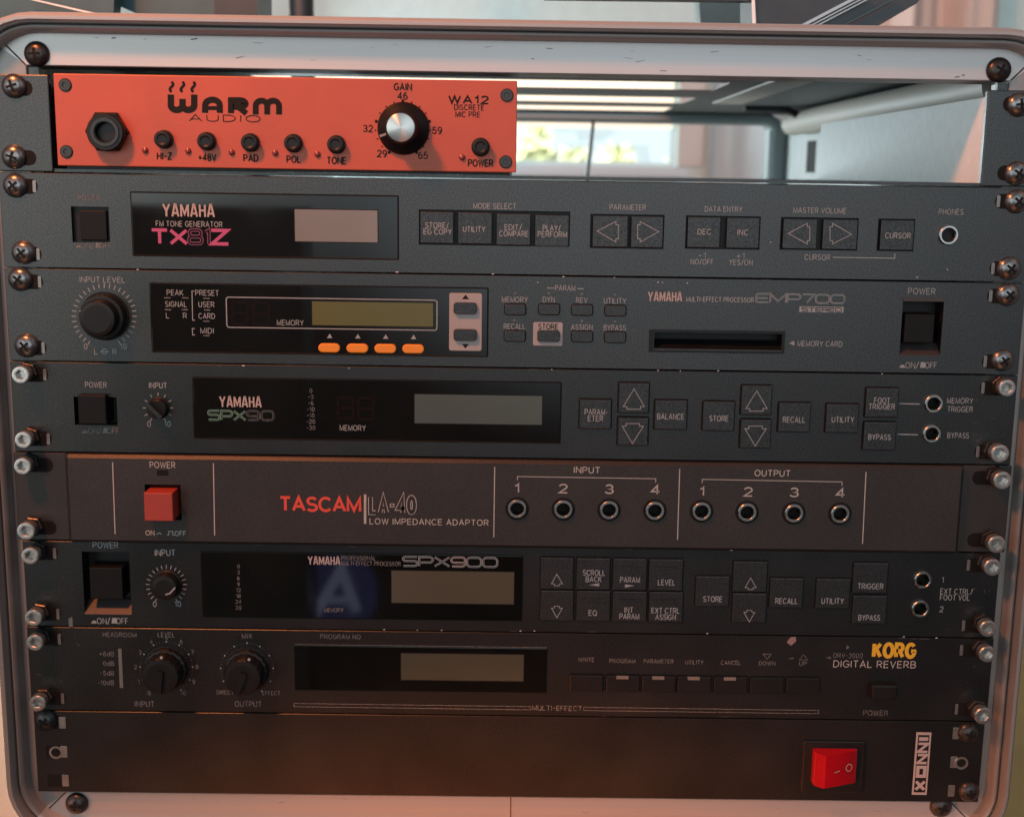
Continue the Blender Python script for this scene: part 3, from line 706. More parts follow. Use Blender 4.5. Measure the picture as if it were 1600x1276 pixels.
def window_plate(D, px0, py0, px1, py1, lcd, lcd_key, digits=(), r=.4, proud=.35):
    cx, cz, w_, h_ = D.rect(px0, py0, px1, py1); y = -D.d; mb = MB()
    mb.plate(cx, cz, w_+1.0, h_+1.0, r+.3, y-.06, y+.2, .04, 'pit_black')
    mb.plate(cx, cz, w_, h_, r, y-proud, y+.3, .25, 'smoked_glass')
    for dg in digits: segments(D, *dg, mb, proud+.05)
    o = mb.build('display_window', D.root)
    if lcd:
        cx, cz, w_, h_ = D.rect(*lcd); mb = MB()
        mb.plate(cx, cz, w_+.8, h_+.8, .3, y-proud-.02, y-proud+.1, .02, 'pit_black')
        mb.plate(cx, cz, w_, h_, .2, y-proud-.07, y-proud+.1, .02, lcd_key); mb.build('lcd_screen', o)
    return o
def chips(D, pts, key='chip'):
    """little bare-metal chips along a worn edge"""
    for px, py, w_ in pts:
        x, z = D.P(px, py); D.ink.poly([(x-.3*w_, z-.15), (x+.1*w_, z-.25), (x+.35*w_, z+.02), (x, z+.2)], -D.d-.10, key)
def pans(D, pts, kind='pan', d=3.0):
    for px, py in pts: screw(D, px, py, kind, d, rot=random.uniform(0, 1.5), scale=random.uniform(.96, 1.04))
def rash(D, mb, n_=16):
    for i in range(n_):
        sd = random.choice((-1, 1)); x = sd*random.uniform(214, 236); z = random.uniform(D.zb+2, D.zt-2); a = random.uniform(0, 3.1); l_ = random.uniform(.5, 3)
        mb.stroke([(x, z), (x + l_*math.cos(a), z + l_*math.sin(a)*.6)], random.uniform(.10, .22), -D.d-.02, 'scratch')
    for i in range(7):
        x = random.uniform(-205, 205); z = random.choice((D.zt-.5, D.zb+.5)) + random.uniform(-.3, .3); l_ = random.uniform(.6, 5)
        mb.stroke([(x, z), (x+l_, z+random.uniform(-.1, .1))], random.uniform(.12, .25), -D.d-.02, 'scratch')
def ears(mb, D, nut=True):
    rash(D, mb)
    for side in (-1, 1): slots(mb, D, side, (D.zt-6.2, D.zb+6.2), y=-D.d, nut=nut)

# ------------------------------------------------------------------ tone generator
D = Dev('tone_generator', 1, 'black tone generator with magenta model lettering under the rack shelf', 'synthesizer')
mb = D.panel('black_slate', holes=[D.hole(112, 323, 171, 379), D.hole(654.5, 329, 890.5, 384), D.hole(922, 335, 1037.5, 388.5), D.hole(1071, 337.5, 1187.5, 389.5), D.hole(1219, 340, 1340.5, 391), D.hole(1371, 342, 1428.5, 392.5), D.jhole(1481, 367)], depth=2.2)
ears(mb, D); D.front = mb
cx, cz, w_, h_ = D.rect(124, 329, 166, 376); mb = MB(); mb.plate(cx, cz, w_, h_, .6, .6, 2.1, .5, 'button_dark'); mb.build('power_button', D.root)
D.T('POWER', 139, 309, 8, 34, .125, 'ink_worn'); onoff(D, 144, 383, 1.05, 'ink_worn')
window_plate(D, 207, 304, 622, 402, (461, 328, 590, 378), 'lcd_grey')
mb = MB(); D.T('YAMAHA', 295, 329, 19, 79, .155, 'ink_pink', mb=mb, lift=.5, gap=.30, table=COND); mb.build('logo', D.root)
D.T('FM TONE GENERATOR', 296, 350, 8, 103, .13, 'ink', lift=.5)
mb = MB(); D.T('TX', 265, 370, 21, 54, .24, 'ink_magenta', mb=mb, lift=.5, table=WIDE)
D.T('81', 312, 370, 21, 33, .26, 'ink_magenta_dim', mb=mb, lift=.5, table=WIDE, key2='smoked_glass', weight2=.10); D.T('Z', 344, 370.5, 21, 26, .26, 'ink_magenta', mb=mb, lift=.5, table=WIDE); mb.build('model_lettering', D.root)
D.T('MODE SELECT', 773, 322, 8, 66, .125); D.T('PARAMETER', 981, 324, 8, 56, .125); D.T('DATA ENTRY', 1130.5, 327, 8, 58, .125); D.T('MASTER VOLUME', 1281, 329, 8, 82, .125)
for x0, x1, y0, lg_ in ((657, 709, 331, (('STORE/', 683, 352, 8, 36), ('EG COPY', 684, 362, 8, 43))), (716, 769, 332, (('UTILITY', 741, 358, 8, 34),)),
                        (776, 829, 334, (('EDIT/', 802, 355, 8, 26), ('COMPARE', 803, 365, 8, 45))), (836, 889, 336, (('PLAY/', 862, 356, 8, 27), ('PERFORM', 863, 366, 8, 45)))):
    D.key(x0, y0, x1, y0+49, legend=lg_, proud=.9)
for x0, x1, y0, ar in ((926, 981, 337, ((933, 361), (966, 362))), (986, 1036, 338, ((1029, 362), (996, 362)))):
    D.key(x0, y0, x1, y0+49, proud=.9, extra=lambda m_, y_, ar=ar: arrow(D, ar[0], ar[1], 16, 4, 'h', m_, 1.0))
D.key(1074, 339, 1125, 387, legend=(('DEC', 1100, 362, 8, 20),), proud=.9); D.key(1135, 340, 1186, 388, legend=(('INC', 1160, 363, 8, 16),), proud=.9)
D.T('-1', 1097, 399, 8, 11, .125); D.T('NO/OFF', 1097, 409, 8, 35, .125); D.T('+1', 1157, 400, 8, 12, .125); D.T('YES/ON', 1157.5, 410, 8, 36, .125)
D.key(1223, 342, 1276, 389, proud=.9, extra=lambda m_, y_: arrow(D, (1231, 364.5), (1264.5, 365), 16, 4, 'h', m_, 1.0))
D.key(1285, 343, 1339, 390, proud=.9, extra=lambda m_, y_: arrow(D, (1329.5, 366), (1296, 365), 16, 4, 'h', m_, 1.0))
D.key(1375, 344, 1427, 391, legend=(('CURSOR', 1402, 368, 8, 39),), proud=.9)
D.T('CURSOR', 1277, 402, 8, 39, .125); D.L([(1301, 402), (1398, 403.5), (1398, 396)], 1.4)
D.T('PHONES', 1486, 331, 8, 38, .115, 'ink')
D.jack(1481, 367, 3.3, 4.6)
chips(D, [(1480, 421, 1.2), (1204, 378, .8), (1433, 433, 1.5), (620, 425, 3), (770, 428, 2.2), (880, 432, 2), (960, 433, 1.2), (215, 421, 2)])
D.finish(); pans(D, [(20, 290), (33, 395), (1592, 315), (1580, 420)])

# ------------------------------------------------------------------ multi-effect processor with amber keys
D = Dev('effects_processor', 2, 'black multi-effect processor with four amber keys, card slot and framed olive screen', 'effects unit')
mb = D.panel(holes=[D.hole(1022, 520, 1222, 546), D.hole(1408, 471, 1472, 556)], depth=11); ears(mb, D, True); D.front = mb
D.T('INPUT LEVEL', 160, 437, 8, 70, .125); ticks(D, 163, 494, 44, 51, 31, 240, -60, 1.5); D.T('0', 134, 541, 8, None, .125); D.T('10', 193, 541, 8, 9, .125)
D.T('L', 150, 549, 8, None, .125); D.T('R', 179, 549.5, 8, None, .125); D.L(arc(163.5, 549, 4, 4, 0, 360, 14), 1.1, closed=True); D.L([(157, 549), (171, 549.3)], 1.1)
x, z = D.P(164, 494); mb = MB()
mb.lathe(x, z, [(11.6, -.1), (11.6, -.3), (10.9, -.35)], 'pit_black', 40, False)
mb.lathe(x, z, [(10.6, 0), (10.6, -4.6), (10.2, -5.4), (9.2, -5.6), (8.7, -5.6), (8.6, -9.4), (8.0, -10.4), (6.5, -10.7)], 'black_plastic', 72, True, (36, .012, 8.4)); kn = mb.build('input_knob', D.root)
mb = MB(); a = R(162); mb.stroke([(x+8.9*math.cos(a), z+8.9*math.sin(a)), (x+10.2*math.cos(a), z+10.2*math.sin(a))], .8, -5.75, 'ink'); mb.build('pointer', kn)
window_plate(D, 237, 447, 762, 553, (488, 472, 677, 509), 'lcd_olive', ((375, 489, 24, 34), (408, 490, 24, 34)))
lf = .5
for st, px, py, w_ in (('PEAK', 274, 457, 25), ('SIGNAL', 275.5, 475, 33), ('L', 262.5, 492.5, None), ('R', 289.5, 493, None), ('PRESET', 324, 457.5, 36), ('USER', 323, 475.5, 24), ('CARD', 323.5, 493.5, 25), ('MIDI', 324, 516.5, 20)):
    D.T(st, px, py, 8, w_, .125, lift=lf)
for px, py in ((262, 465), (290, 465), (263, 483.5), (289, 483.5), (323, 466), (324, 484), (323, 501.5), (323, 524)): D.L([(px-5, py), (px+5, py+.2)], 1.8, 'ink_worn', lift=lf)
D.L([(304, 454.5), (300.5, 454.5), (301.5, 500), (305, 500)], 1.3, lift=lf); D.L([(305, 513), (301, 513), (301.5, 523), (305, 523)], 1.3, lift=lf)
cx, cz, w_, h_ = D.rect(354.5, 466.5, 683, 513.5); mb = MB(); mb.stroke(rr(cx, cz, w_, h_, 1.2, 5), .5, -.5, 'ink', True); mb.build('screen_outline', D.root)
D.T('MEMORY', 454, 504, 8, 41, .125, lift=lf)
for px, py in ((515, 543), (559, 543.5), (602.5, 544), (646, 544.5)):
    D.key(px-17, py-7, px+17, py+7, proud=1.8, r=2.1, key='amber_key', c=.5, name='amber_button', bez=.35); D.tri([(px-4, py-15), (px+4.5, py-15), (px+.5, py-22)], 'ink', lift=lf)
cx, cz, w_, h_ = D.rect(702, 458, 753, 548); mb = MB(); mb.plate(cx, cz, w_, h_, 1.0, -.75, .2, .2, 'plate_grey')
D.tri([(722, 467), (733, 467), (727.5, 460)], 'ink_dark', mb=mb, lift=.85); D.tri([(722, 537), (733, 537), (727, 544)], 'ink_dark', mb=mb, lift=.85); pl = mb.build('value_key_plate', D.root)
for y0 in (472, 513.5): D.key(709, y0, 745, y0+18, proud=2.4, r=1.4, name='value_key', parent=pl)
D.T('PARAM', 883, 450, 8, 31, .125); D.L([(855, 450), (866, 450.2)], 1.3); D.L([(902, 450.8), (912, 451)], 1.3)
for st, px, py, w_ in (('MEMORY', 804.5, 468, 40), ('DYN', 857.5, 468, 18), ('REV', 909, 469, 17), ('UTILITY', 961, 470, 34)):
    D.T(st, px, py, 8, w_, .125); D.key(px-16, py+6.5, px+17, py+23.5, proud=1.3, r=1.2, bez=.35)
    D.L([(px-2, py-10), (px+2, py-10)], 3, 'ink_worn')
for st, px, py, w_ in (('RECALL', 804, 510, 33), ('ASSIGN', 909, 511, 33), ('BYPASS', 960.5, 512, 34)):
    D.T(st, px, py, 8, w_, .125); D.key(px-16, py+6, px+17, py+23, proud=1.3, r=1.2, bez=.35); D.L([(px-2, py-10), (px+2, py-10)], 3, 'ink_worn')
cx, cz, w_, h_ = D.rect(833, 503.5, 879, 540); mb = MB(); mb.plate(cx, cz, w_, h_, .8, -.3, .2, .1, 'plate_grey'); D.T('STORE', 856.5, 510, 8, 30, .15, 'ink_dark', mb=mb, lift=.4); pl = mb.build('store_key_plate', D.root)
D.key(839.5, 515.5, 874.5, 533.5, proud=1.5, r=1.2, parent=pl, bez=None)
mb = MB(); D.T('YAMAHA', 1039, 463.5, 14, 52, .155, 'ink_pink', mb=mb, gap=.30, table=COND); mb.build('logo', D.root)
D.T('MULTI-EFFECT PROCESSOR', 1125, 468, 7, 105, .15)
mb = MB(); D.T('EMP700', 1250.5, 466.5, 13, 138, .20, 'ink', mb=mb, table=WIDE, gap=.16, key2='black_paint', weight2=.06); mb.build('model_lettering', D.root)
cx, cz, w_, h_ = D.rect(1249, 479, 1318, 488); mb = MB(); mb.plate(cx, cz, w_, h_, .1, -.14, .1, .03, 'ink'); D.T('STEREO', 1283.5, 483.5, 6, 62, .16, 'ink_dark', mb=mb, lift=.25, table=WIDE, gap=.22); mb.build('badge', D.root)
mb = MB()                                                    # card slot surround with a bevelled lower lip
cx, cz, w_, h_ = D.rect(1014, 516, 1226, 551)
for (x0, x1, z0, z1) in ((cx-w_/2, cx+w_/2, cz+h_/2-1.0, cz+h_/2), (cx-w_/2, cx-w_/2+2.2, cz-h_/2+1.0, cz+h_/2-1.02), (cx+w_/2-1.0, cx+w_/2, cz-h_/2+1.0, cz+h_/2-1.02), (cx-w_/2, cx+w_/2, cz-h_/2, cz-h_/2+.98)):
    mb.box(x0, x1, -.6, .05, z0, z1, 'black_plastic')
h0 = D.hole(1022, 520, 1222, 546); mb.hexa([(h0[0], -.05, h0[2]+.02), (h0[1], -.05, h0[2]+.02), (h0[1], -.02, h0[2]+.1), (h0[0], -.02, h0[2]+.1)], [(h0[0], 8, h0[2]+.02), (h0[1], 8, h0[2]+.02), (h0[1], 8, h0[2]+3.6), (h0[0], 8, h0[2]+3.6)], 'black_plastic'); mb.build('card_slot', D.root)
D.tri([(1233, 536), (1241, 532), (1241, 540)]); D.T('MEMORY CARD', 1281, 537, 8, 69, .125)
def power_pit(D, hx0, hy0, hx1, hy1, bx0, by0, bx1, by1, slope_py, key_slope='slope_plastic', top=True):
    h = D.hole(hx0, hy0, hx1, hy1); y = -D.d; mb = MB()
    cx, cz, w_, h_ = D.rect(bx0, by0, bx1, by1); mb.plate(cx, cz, w_, h_, .4, y-.6, y+9, .4, 'button_dark'); mb.build('power_button', D.root)
    mb = MB(); x0, x1, z0 = h[0]+.03, h[1]-.03, h[2]+.03
    mb.hexa([(x0, y-.35, z0), (x1, y-.35, z0), (x1, y-.35, z0+.35), (x0, y-.35, z0+.35)], [(x0, y+6.5, z0), (x1, y+6.5, z0), (x1, y+6.5, z0+5.6), (x0, y+6.5, z0+5.6)], key_slope)
    mb.build('switch_surround', D.root)
    if top: mb = MB(); mb.box(h[0]-.2, h[1]+.3, y-.6, y+.05, h[3]+.05, h[3]+1.9, key_slope); mb.build('switch_lip', D.root)
power_pit(D, 1408, 471, 1472, 556, 1413, 491, 1459, 535, 557)
D.T('POWER', 1440, 455, 9, 42, .125); onoff(D, 1432, 570, 1.1)
chips(D, [(840, 441, 1.1), (1028, 441, 1.6), (1035, 441, 1.0), (1074, 442, 1.3), (545, 575, 1.1), (380, 571, 3)]); D.finish()
pans(D, [(28, 437), (38, 541), (1578, 461), (1570, 564)])

# ------------------------------------------------------------------ digital multi-effect processor with green lettering
D = Dev('effects_processor', 3, 'black multi-effect processor with dim green model lettering and two trigger jacks', 'effects unit')
mb = D.panel('black_soft', holes=[D.hole(116, 620, 183, 664), D.jhole(1458, 630, 3.0), D.jhole(1455, 677, 3.0)], depth=7); ears(mb, D); D.front = mb
cx, cz, w_, h_ = D.rect(122, 617, 166, 663, 3); mb = MB(); mb.plate(cx, cz, w_, h_, .5, -3.2, 6.5, .6, 'button_dark'); mb.build('power_button', D.root)
D.T('POWER', 150, 601, 8, 33, .12); onoff(D, 155, 672, 1.08, 'ink_worn'); D.T('INPUT', 247, 602, 8, 27, .15)
ticks(D, 247, 637, 19, 24, 11, 240, -60, 1.3); D.T('0', 233, 662, 8, None, .125); D.T('10', 262, 662, 8, 9, .125)
x, z = D.P(248, 637); mb = MB(); mb.lathe(x, z, [(5.3, 0), (5.3, -.5), (4.8, -1.0), (4.6, -3.2), (4.2, -3.6)], 'black_plastic', 36, True)
a = R(-45); c_, s_ = math.cos(a), math.sin(a); q = [(x + c_*u - s_*v, z + s_*u + c_*v) for u, v in ((-4.4, -.9), (4.4, -.9), (4.4, .9), (-4.4, .9))]
mb.loft([[(u, -3.5, v) for u, v in q], [(u, -7.6, v) for u, v in q]], 'key_plastic', cap1=True); mb.build('input_knob', D.root)
window_plate(D, 303, 594, 876, 688, (648, 617, 847, 662), 'lcd_green', ((540, 637, 24, 32), (572, 638, 24, 32)))
mb = MB(); D.T('YAMAHA', 376, 627.5, 16, 64, .155, 'ink_pink', mb=mb, lift=.5, gap=.30, table=COND); mb.build('logo', D.root)
mb = MB(); D.T('SPX', 355, 648.5, 14, 58, .24, 'ink_green', mb=mb, lift=.5, table=WIDE, gap=.2, key2='smoked_glass', weight2=.06); D.T('90', 407, 649, 14, 41, .22, 'ink_worn', mb=mb, lift=.5, table=WIDE, key2='smoked_glass', weight2=.1); mb.build('model_lettering', D.root)
for i, st in enumerate(('0', '-3', '-6', '-10', '-15', '-20', '-30')): D.T(st, 486, 610 + i*9.6, 6, None, .16, 'ink_worn', lift=lf)
D.T('MEMORY', 551.5, 668, 8, 40, .125, lift=lf)
D.key(905, 623, 955, 669, legend=(('PARAM-', 931, 642, 8, 35), ('ETER', 930, 652, 8, 23)), bez=.4, proud=2.2, c=.55); D.key(1022, 624, 1073, 670, legend=(('BALANCE', 1047, 649, 8, 41),), bez=.4, proud=2.2, c=.55)
D.key(966, 597, 1014, 644, bez=.4, proud=2.2, c=.55, extra=lambda m_, y_: arrow(D, (990, 606), (989.5, 637.5), 16.5, 4, 'v', m_, 2.35)); D.key(964.5, 651, 1012.5, 695, bez=.4, proud=2.2, c=.55, extra=lambda m_, y_: arrow(D, (987.5, 691), (988, 660), 16.5, 4, 'v', m_, 2.3))
D.key(1097, 626, 1147, 672, legend=(('STORE', 1122, 652, 8, 29),), bez=.4, proud=2.2, c=.55)
D.key(1157, 601, 1205, 647, bez=.4, proud=2.2, c=.55, extra=lambda m_, y_: arrow(D, (1181, 609), (1180.5, 640.5), 16.5, 4, 'v', m_, 2.3)); D.key(1155.5, 654, 1203.5, 699, bez=.4, proud=2.2, c=.55, extra=lambda m_, y_: arrow(D, (1178.5, 695), (1179, 664), 16.5, 4, 'v', m_, 2.3))
D.key(1215, 628, 1265, 674, legend=(('RECALL', 1239, 654, 8, 34),), bez=.4, proud=2.2, c=.55); D.key(1289, 630, 1340, 675, legend=(('UTILITY', 1315, 654, 8, 34),), bez=.4, proud=2.2, c=.55)
D.key(1351, 605, 1402, 651, legend=(('FOOT', 1376, 624, 8, 24), ('TRIGGER', 1375.5, 633.5, 8, 40)), bez=.4, proud=2.2, c=.55); D.key(1347.5, 658, 1398, 702, legend=(('BYPASS', 1372, 681, 8, 34),), bez=.4, proud=2.2, c=.55)
D.L([(1405, 630.3), (1437, 631)], 1.7); D.L([(1402.5, 678), (1434, 679)], 1.7); D.jack(1458, 630, 3.1, 4.4); D.jack(1455, 677, 3.1, 4.4)
D.T('MEMORY', 1500, 626, 8, 40, .125); D.T('TRIGGER', 1500, 639, 8, 39, .125); D.T('BYPASS', 1497, 680, 8, 33, .12)
chips(D, [(862, 577, 1), (1028, 578.5, 1.4), (1063, 579, 1), (1122, 579, 1.6), (1378, 583.5, 1.2)]); D.finish()
pans(D, [(31, 586), (35, 688), (1575, 607), (1563, 709)], 'allen', 10)

# ------------------------------------------------------------------ impedance adaptor
D = Dev('impedance_adaptor', 4, 'dark brown impedance adaptor with square red power button and eight numbered jacks', 'audio adaptor', d=3.5)
xl = D.P(104, 780)[0]; xr = D.P(1503, 790)[0]
jin = ((808, 794), (880, 795), (951.5, 796), (1023, 797)); jout = ((1096, 798), (1167, 799.5), (1240, 801), (1312, 802))
mb = D.panel('brown_paint', [D.hole(227, 757, 283, 812)] + [D.jhole(*p) for p in jin+jout], x0=xl, x1=xr, thick=6.4, c=1.5, depth=9); D.front = mb
for side in (-1, 1):
    mb = MB(); x0, x1 = sorted((side*242.3, (xl-.8) if side < 0 else (xr+.8)))
    mb.plate((x0+x1)/2, (D.zt+D.zb)/2, x1-x0, D.zt-D.zb, .5, 0, 3.0, .4, 'brown_paint')
    slots(mb, D, side, (D.zt-6.2, D.zb+6.2), nut=False); mb.build('rack_ear', D.root)
for pts in (((176, 722), (180, 834)), ((333.5, 723), (335.5, 836)), ((773, 729), (771.5, 839)), ((1062, 732), (1058.5, 843)), ((1353, 737), (1347.5, 849))): D.L(pts, 1.6, 'ink_warm')
k = 'ink_warm'
D.T('POWER', 254, 726, 9, 39, .125, k); cx, cz, w_, h_ = D.rect(245, 734, 263, 743); mb = MB(); mb.plate(cx, cz, w_, h_, .2, -3.55, -3.2, .04, 'pit_black'); mb.build('indicator_window', D.root)
cx, cz, w_, h_ = D.rect(225, 770, 270, 814, 11.5); mb = MB(); mb.plate(cx, cz, w_, h_, .4, -11.5, 3, .45, 'red_key'); mb.build('power_button', D.root)
D.T('ON', 234.5, 832, 7, 13, .15, k); D.L([(245, 834.5), (247, 833), (250, 832), (252, 834.5)], 1.2, k); D.L([(261, 835), (264, 835), (264, 829.5), (270, 829.5), (270, 835), (273, 835)], 1.2, k); D.T('OFF', 282, 833, 7, 17, .15, k)
mb = MB(); D.T('TASCAM', 500.5, 787.5, 20, 124, .21, 'ink_red', mb=mb, gap=.20); mb.build('logo', D.root)
mb = MB(); D.L([(570.5, 772), (570.5, 818)], 3.8, k, mb=mb)
for st, x0, w_ in (('L', 583, 8), ('A', 599, 10), ('4', 627, 10), ('0', 643, 9)): D.T(st, x0, 788.5, 24 if st != '-' else 20, w_, .30 if st != '-' else .26, k, mb=mb, key2='brown_paint', weight2=.20 if st != '-' else .15)
D.L([(610, 787), (615.5, 787), (615.5, 791.5), (610, 791.5)], 1.3, k, True, mb=mb)
mb.build('model_lettering', D.root)
D.T('LOW IMPEDANCE ADAPTOR', 670.5, 815, 8.5, 185, .15, k, gap=.30); D.T('INPUT', 917, 734, 9, 40, .16, k); D.T('OUTPUT', 1207, 739, 9, 55, .16, k)
D.L([(808.5, 750), (808.5, 744), (1024.5, 747.5), (1024.5, 753.5)], 1.2, k); D.L([(1097, 754), (1097.5, 748.5), (1315.5, 752.5), (1315.5, 758.5)], 1.2, k)
for i, (px, py) in enumerate(jin): D.T(str(i+1), 808 + 72*i, 762 + .9*i, 13, 6 if i == 0 else 12, .17, k); D.jack(px, py, 3.2, 4.6, washer=5.7)
for i, (px, py) in enumerate(jout): D.T(str(i+1), 1097 + 72*i, 767 + .9*i, 13, 6 if i == 0 else 12, .17, k); D.jack(px, py, 3.2, 4.6, washer=5.7)
D.finish()
D.d = 0; pans(D, [(34, 729), (40, 830), (1567, 751), (1558, 851)], 'allen', 10)

# ------------------------------------------------------------------ professional multi-effect processor
D = Dev('effects_processor', 5, 'black multi-effect processor with tan screen and eight-key block below the brown adaptor', 'effects unit', hx=240.4)
mb = D.panel('black_satin', holes=[D.hole(130, 862, 204, 960), D.jhole(1441, 905, 3.0), D.jhole(1437, 950, 3.0)], depth=9); ears(mb, D); D.front = mb
D.T('POWER', 165, 851, 9, 39, .13); power_pit(D, 130, 862, 204, 960, 141, 886, 192, 935, 962, top=False); onoff(D, 169, 969, 1.08)
D.T('INPUT', 258, 863, 9, 31, .15); ticks(D, 260, 914, 26, 32, 21, 235, -55, 1.2); D.T('0', 242, 943, 8, None, .125); D.T('10', 278, 943, 8, 9, .125)
x, z = D.P(261, 912); mb = MB(); mb.lathe(x, z, [(7.3, 0), (7.3, -.6), (6.7, -1.0), (6.5, -4.5), (6.0, -5.3), (4, -5.6)], 'black_plastic', 48, True); kn = mb.build('input_knob', D.root)
mb = MB(); D.L([(279, 911), (271, 920), (264, 922)], 2.4, mb=mb, lift=5.75); mb.build('pointer', kn)
window_plate(D, 316, 865, 816, 966, (612, 892, 803, 942), 'lcd_tan')
mb = MB(); D.T('YAMAHA', 506.5, 875, 12.5, 49, .155, 'ink_pink', mb=mb, lift=.5, gap=.30, table=COND); mb.build('logo', D.root)
D.T('PROFESSIONAL', 560.5, 871, 6, 53, .16, 'ink_worn', lift=lf); D.T('MULTI-EFFECT PROCESSOR', 580, 879.5, 6, 92, .16, 'ink_worn', lift=lf)
mb = MB(); D.T('SPX900', 703.5, 877, 14, 147, .21, 'ink', mb=mb, lift=.5, table=WIDE, gap=.18, key2='smoked_glass', weight2=.06, swap=('9', 'ink_pink')); mb.build('model_lettering', D.root)
for i, st in enumerate(('0', '3', '6', '9', '12', '18', '24', '30')): D.T(st, 373, 884 + i*9.2, 5.5, None, .17, 'ink_worn', lift=lf); D.L([(358, 884+i*9.2), (363, 884+i*9.2)], 1, 'segment_red', lift=lf)
D.T('MEMORY', 522, 952, 6, 29, .16, 'ink_worn', lift=lf)
def smalltri(D, px, py, up_, m_, s_=8.5):
    g = -1 if up_ else 1; D.L([(px, py+g*10), (px-s_, py-g*5), (px-s_+4, py-g*5), (px-s_+5, py-g*8), (px+s_-5, py-g*8), (px+s_-4, py-g*5), (px+s_, py-g*5)], 1.1, 'ink', True, mb=m_, lift=1.35)
cols = ((844.5, 896), (900.5, 953), (957, 1010), (1013.5, 1066.5))
lgs = {(1, 0): (('SCROLL', 928, 893, 8, 34), ('BACK', 927.5, 903, 8, 24)), (2, 0): (('PARAM', 984, 904, 8, 30),), (3, 0): (('LEVEL', 1041, 908, 8, 26),), (1, 1): (('EQ', 926, 955.5, 8, 12),),
       (2, 1): (('INT', 982, 951, 8, 13), ('PARAM', 983, 961, 8, 30)), (3, 1): (('EXT CTRL', 1039.5, 952, 8, 43), ('ASSIGN', 1039.5, 962, 8, 31))}
for ci, (x0, x1) in enumerate(cols):
    for ri in (0, 1):
        y0, y1 = ((870, 919), (921, 968))[ri]; y0 += ci*.8; y1 += ci*.8
        def ex(m_, y_, ci=ci, ri=ri):
            if ci == 0: smalltri(D, 870, 905 if ri == 0 else 953, ri == 0, m_)
            if (ci, ri) == (1, 0): D.tri([(920, 912), (936, 909), (936, 914)], mb=m_, lift=1.35)
            if (ci, ri) == (2, 0): D.tri([(991, 913), (976, 911), (976, 916)], mb=m_, lift=1.35)
            if (ci, ri) in ((2, 0), (3, 0), (1, 1), (2, 1), (3, 1)): D.L([(x0+9, y0+13), (x1-9, y0+13.6)], 3.5, 'key_plastic', mb=m_, lift=1.6)
        D.key(x0, y0, x1, y1, legend=lgs.get((ci, ri), ()), extra=ex, bez=.5)
D.key(1086, 899, 1139, 946, legend=(('STORE', 1113, 934, 8, 29),), bez=.5); D.key(1202, 902, 1254, 948, legend=(('RECALL', 1228, 937, 8, 34),), bez=.5)
D.key(1144.5, 876, 1198, 923.5, bez=.5, extra=lambda m_, y_: smalltri(D, 1172, 911, True, m_)); D.key(1143.5, 925.5, 1197, 971, bez=.5, extra=lambda m_, y_: smalltri(D, 1170, 959.5, False, m_))
D.key(1274, 903, 1327, 949, legend=(('UTILITY', 1300, 937, 8, 34),), bez=.5); D.key(1332, 878, 1386, 925, legend=(('TRIGGER', 1359, 914, 8, 39),), bez=.5); D.key(1331, 929, 1384, 973, legend=(('BYPASS', 1357, 963, 8, 33),), bez=.5)
D.jack(1441, 905, 3.1, 4.4); D.jack(1437, 950, 3.1, 4.4)
D.T('1', 1473, 905, 8, None, .125); D.T('EXT CTRL/', 1494.5, 923.5, 8, 50, .125); D.T('FOOT VOL', 1492, 933, 8, 46, .125); D.T('2', 1471, 951, 8, None, .125)
chips(D, [(600, 983, 2), (652, 984, 1.2), (690, 984, 1.6), (813, 985, 2.2), (835, 985, 1.5), (1105, 989, 2), (1412, 994, 2), (1463, 996, 2.5)])
D.tri([(1134, 855), (1149, 855), (1144, 860), (1139, 859)], 'chip'); D.tri([(107, 966), (113, 963), (114, 979), (108, 979)], 'nut_steel')
D.finish(); pans(D, [(46, 869), (51, 966), (1552, 887), (1545, 983)], 'allen', 10)

# ------------------------------------------------------------------ digital reverb
D = Dev('digital_reverb', 6, 'black digital reverb with yellow maker lettering and two large scale knobs', 'effects unit', hx=240.8)
mb = D.panel('black_warm'); ears(mb, D); D.front = mb
k = 'ink_worn'
D.T('HEADROOM', 187, 991, 6.5, 52, .15, k)
for i, st in enumerate(('+6dB', '0dB', '-5dB', '-10dB')): D.T(st, 178, 1021 + i*15, 6.5, None, .16, k, align='r')
cx, cz, w_, h_ = D.rect(186, 1013, 191.5, 1074); mb = MB(); mb.plate(cx, cz, w_, h_, .2, -.25, .1, .06, 'led_pale'); mb.build('level_meter', D.root)
D.T('LEVEL', 260, 991, 7, 26, .15, k); D.T('INPUT', 226, 1099, 8, 30, .15, k); D.T('MIX', 386, 993, 7, 15, .15, k); D.T('OUTPUT', 388, 1099, 8, 41, .15, k); D.T('DIRECT', 352, 1081, 6, 26, .15, k); D.T('EFFECT', 424, 1082, 6, 27, .15, k)
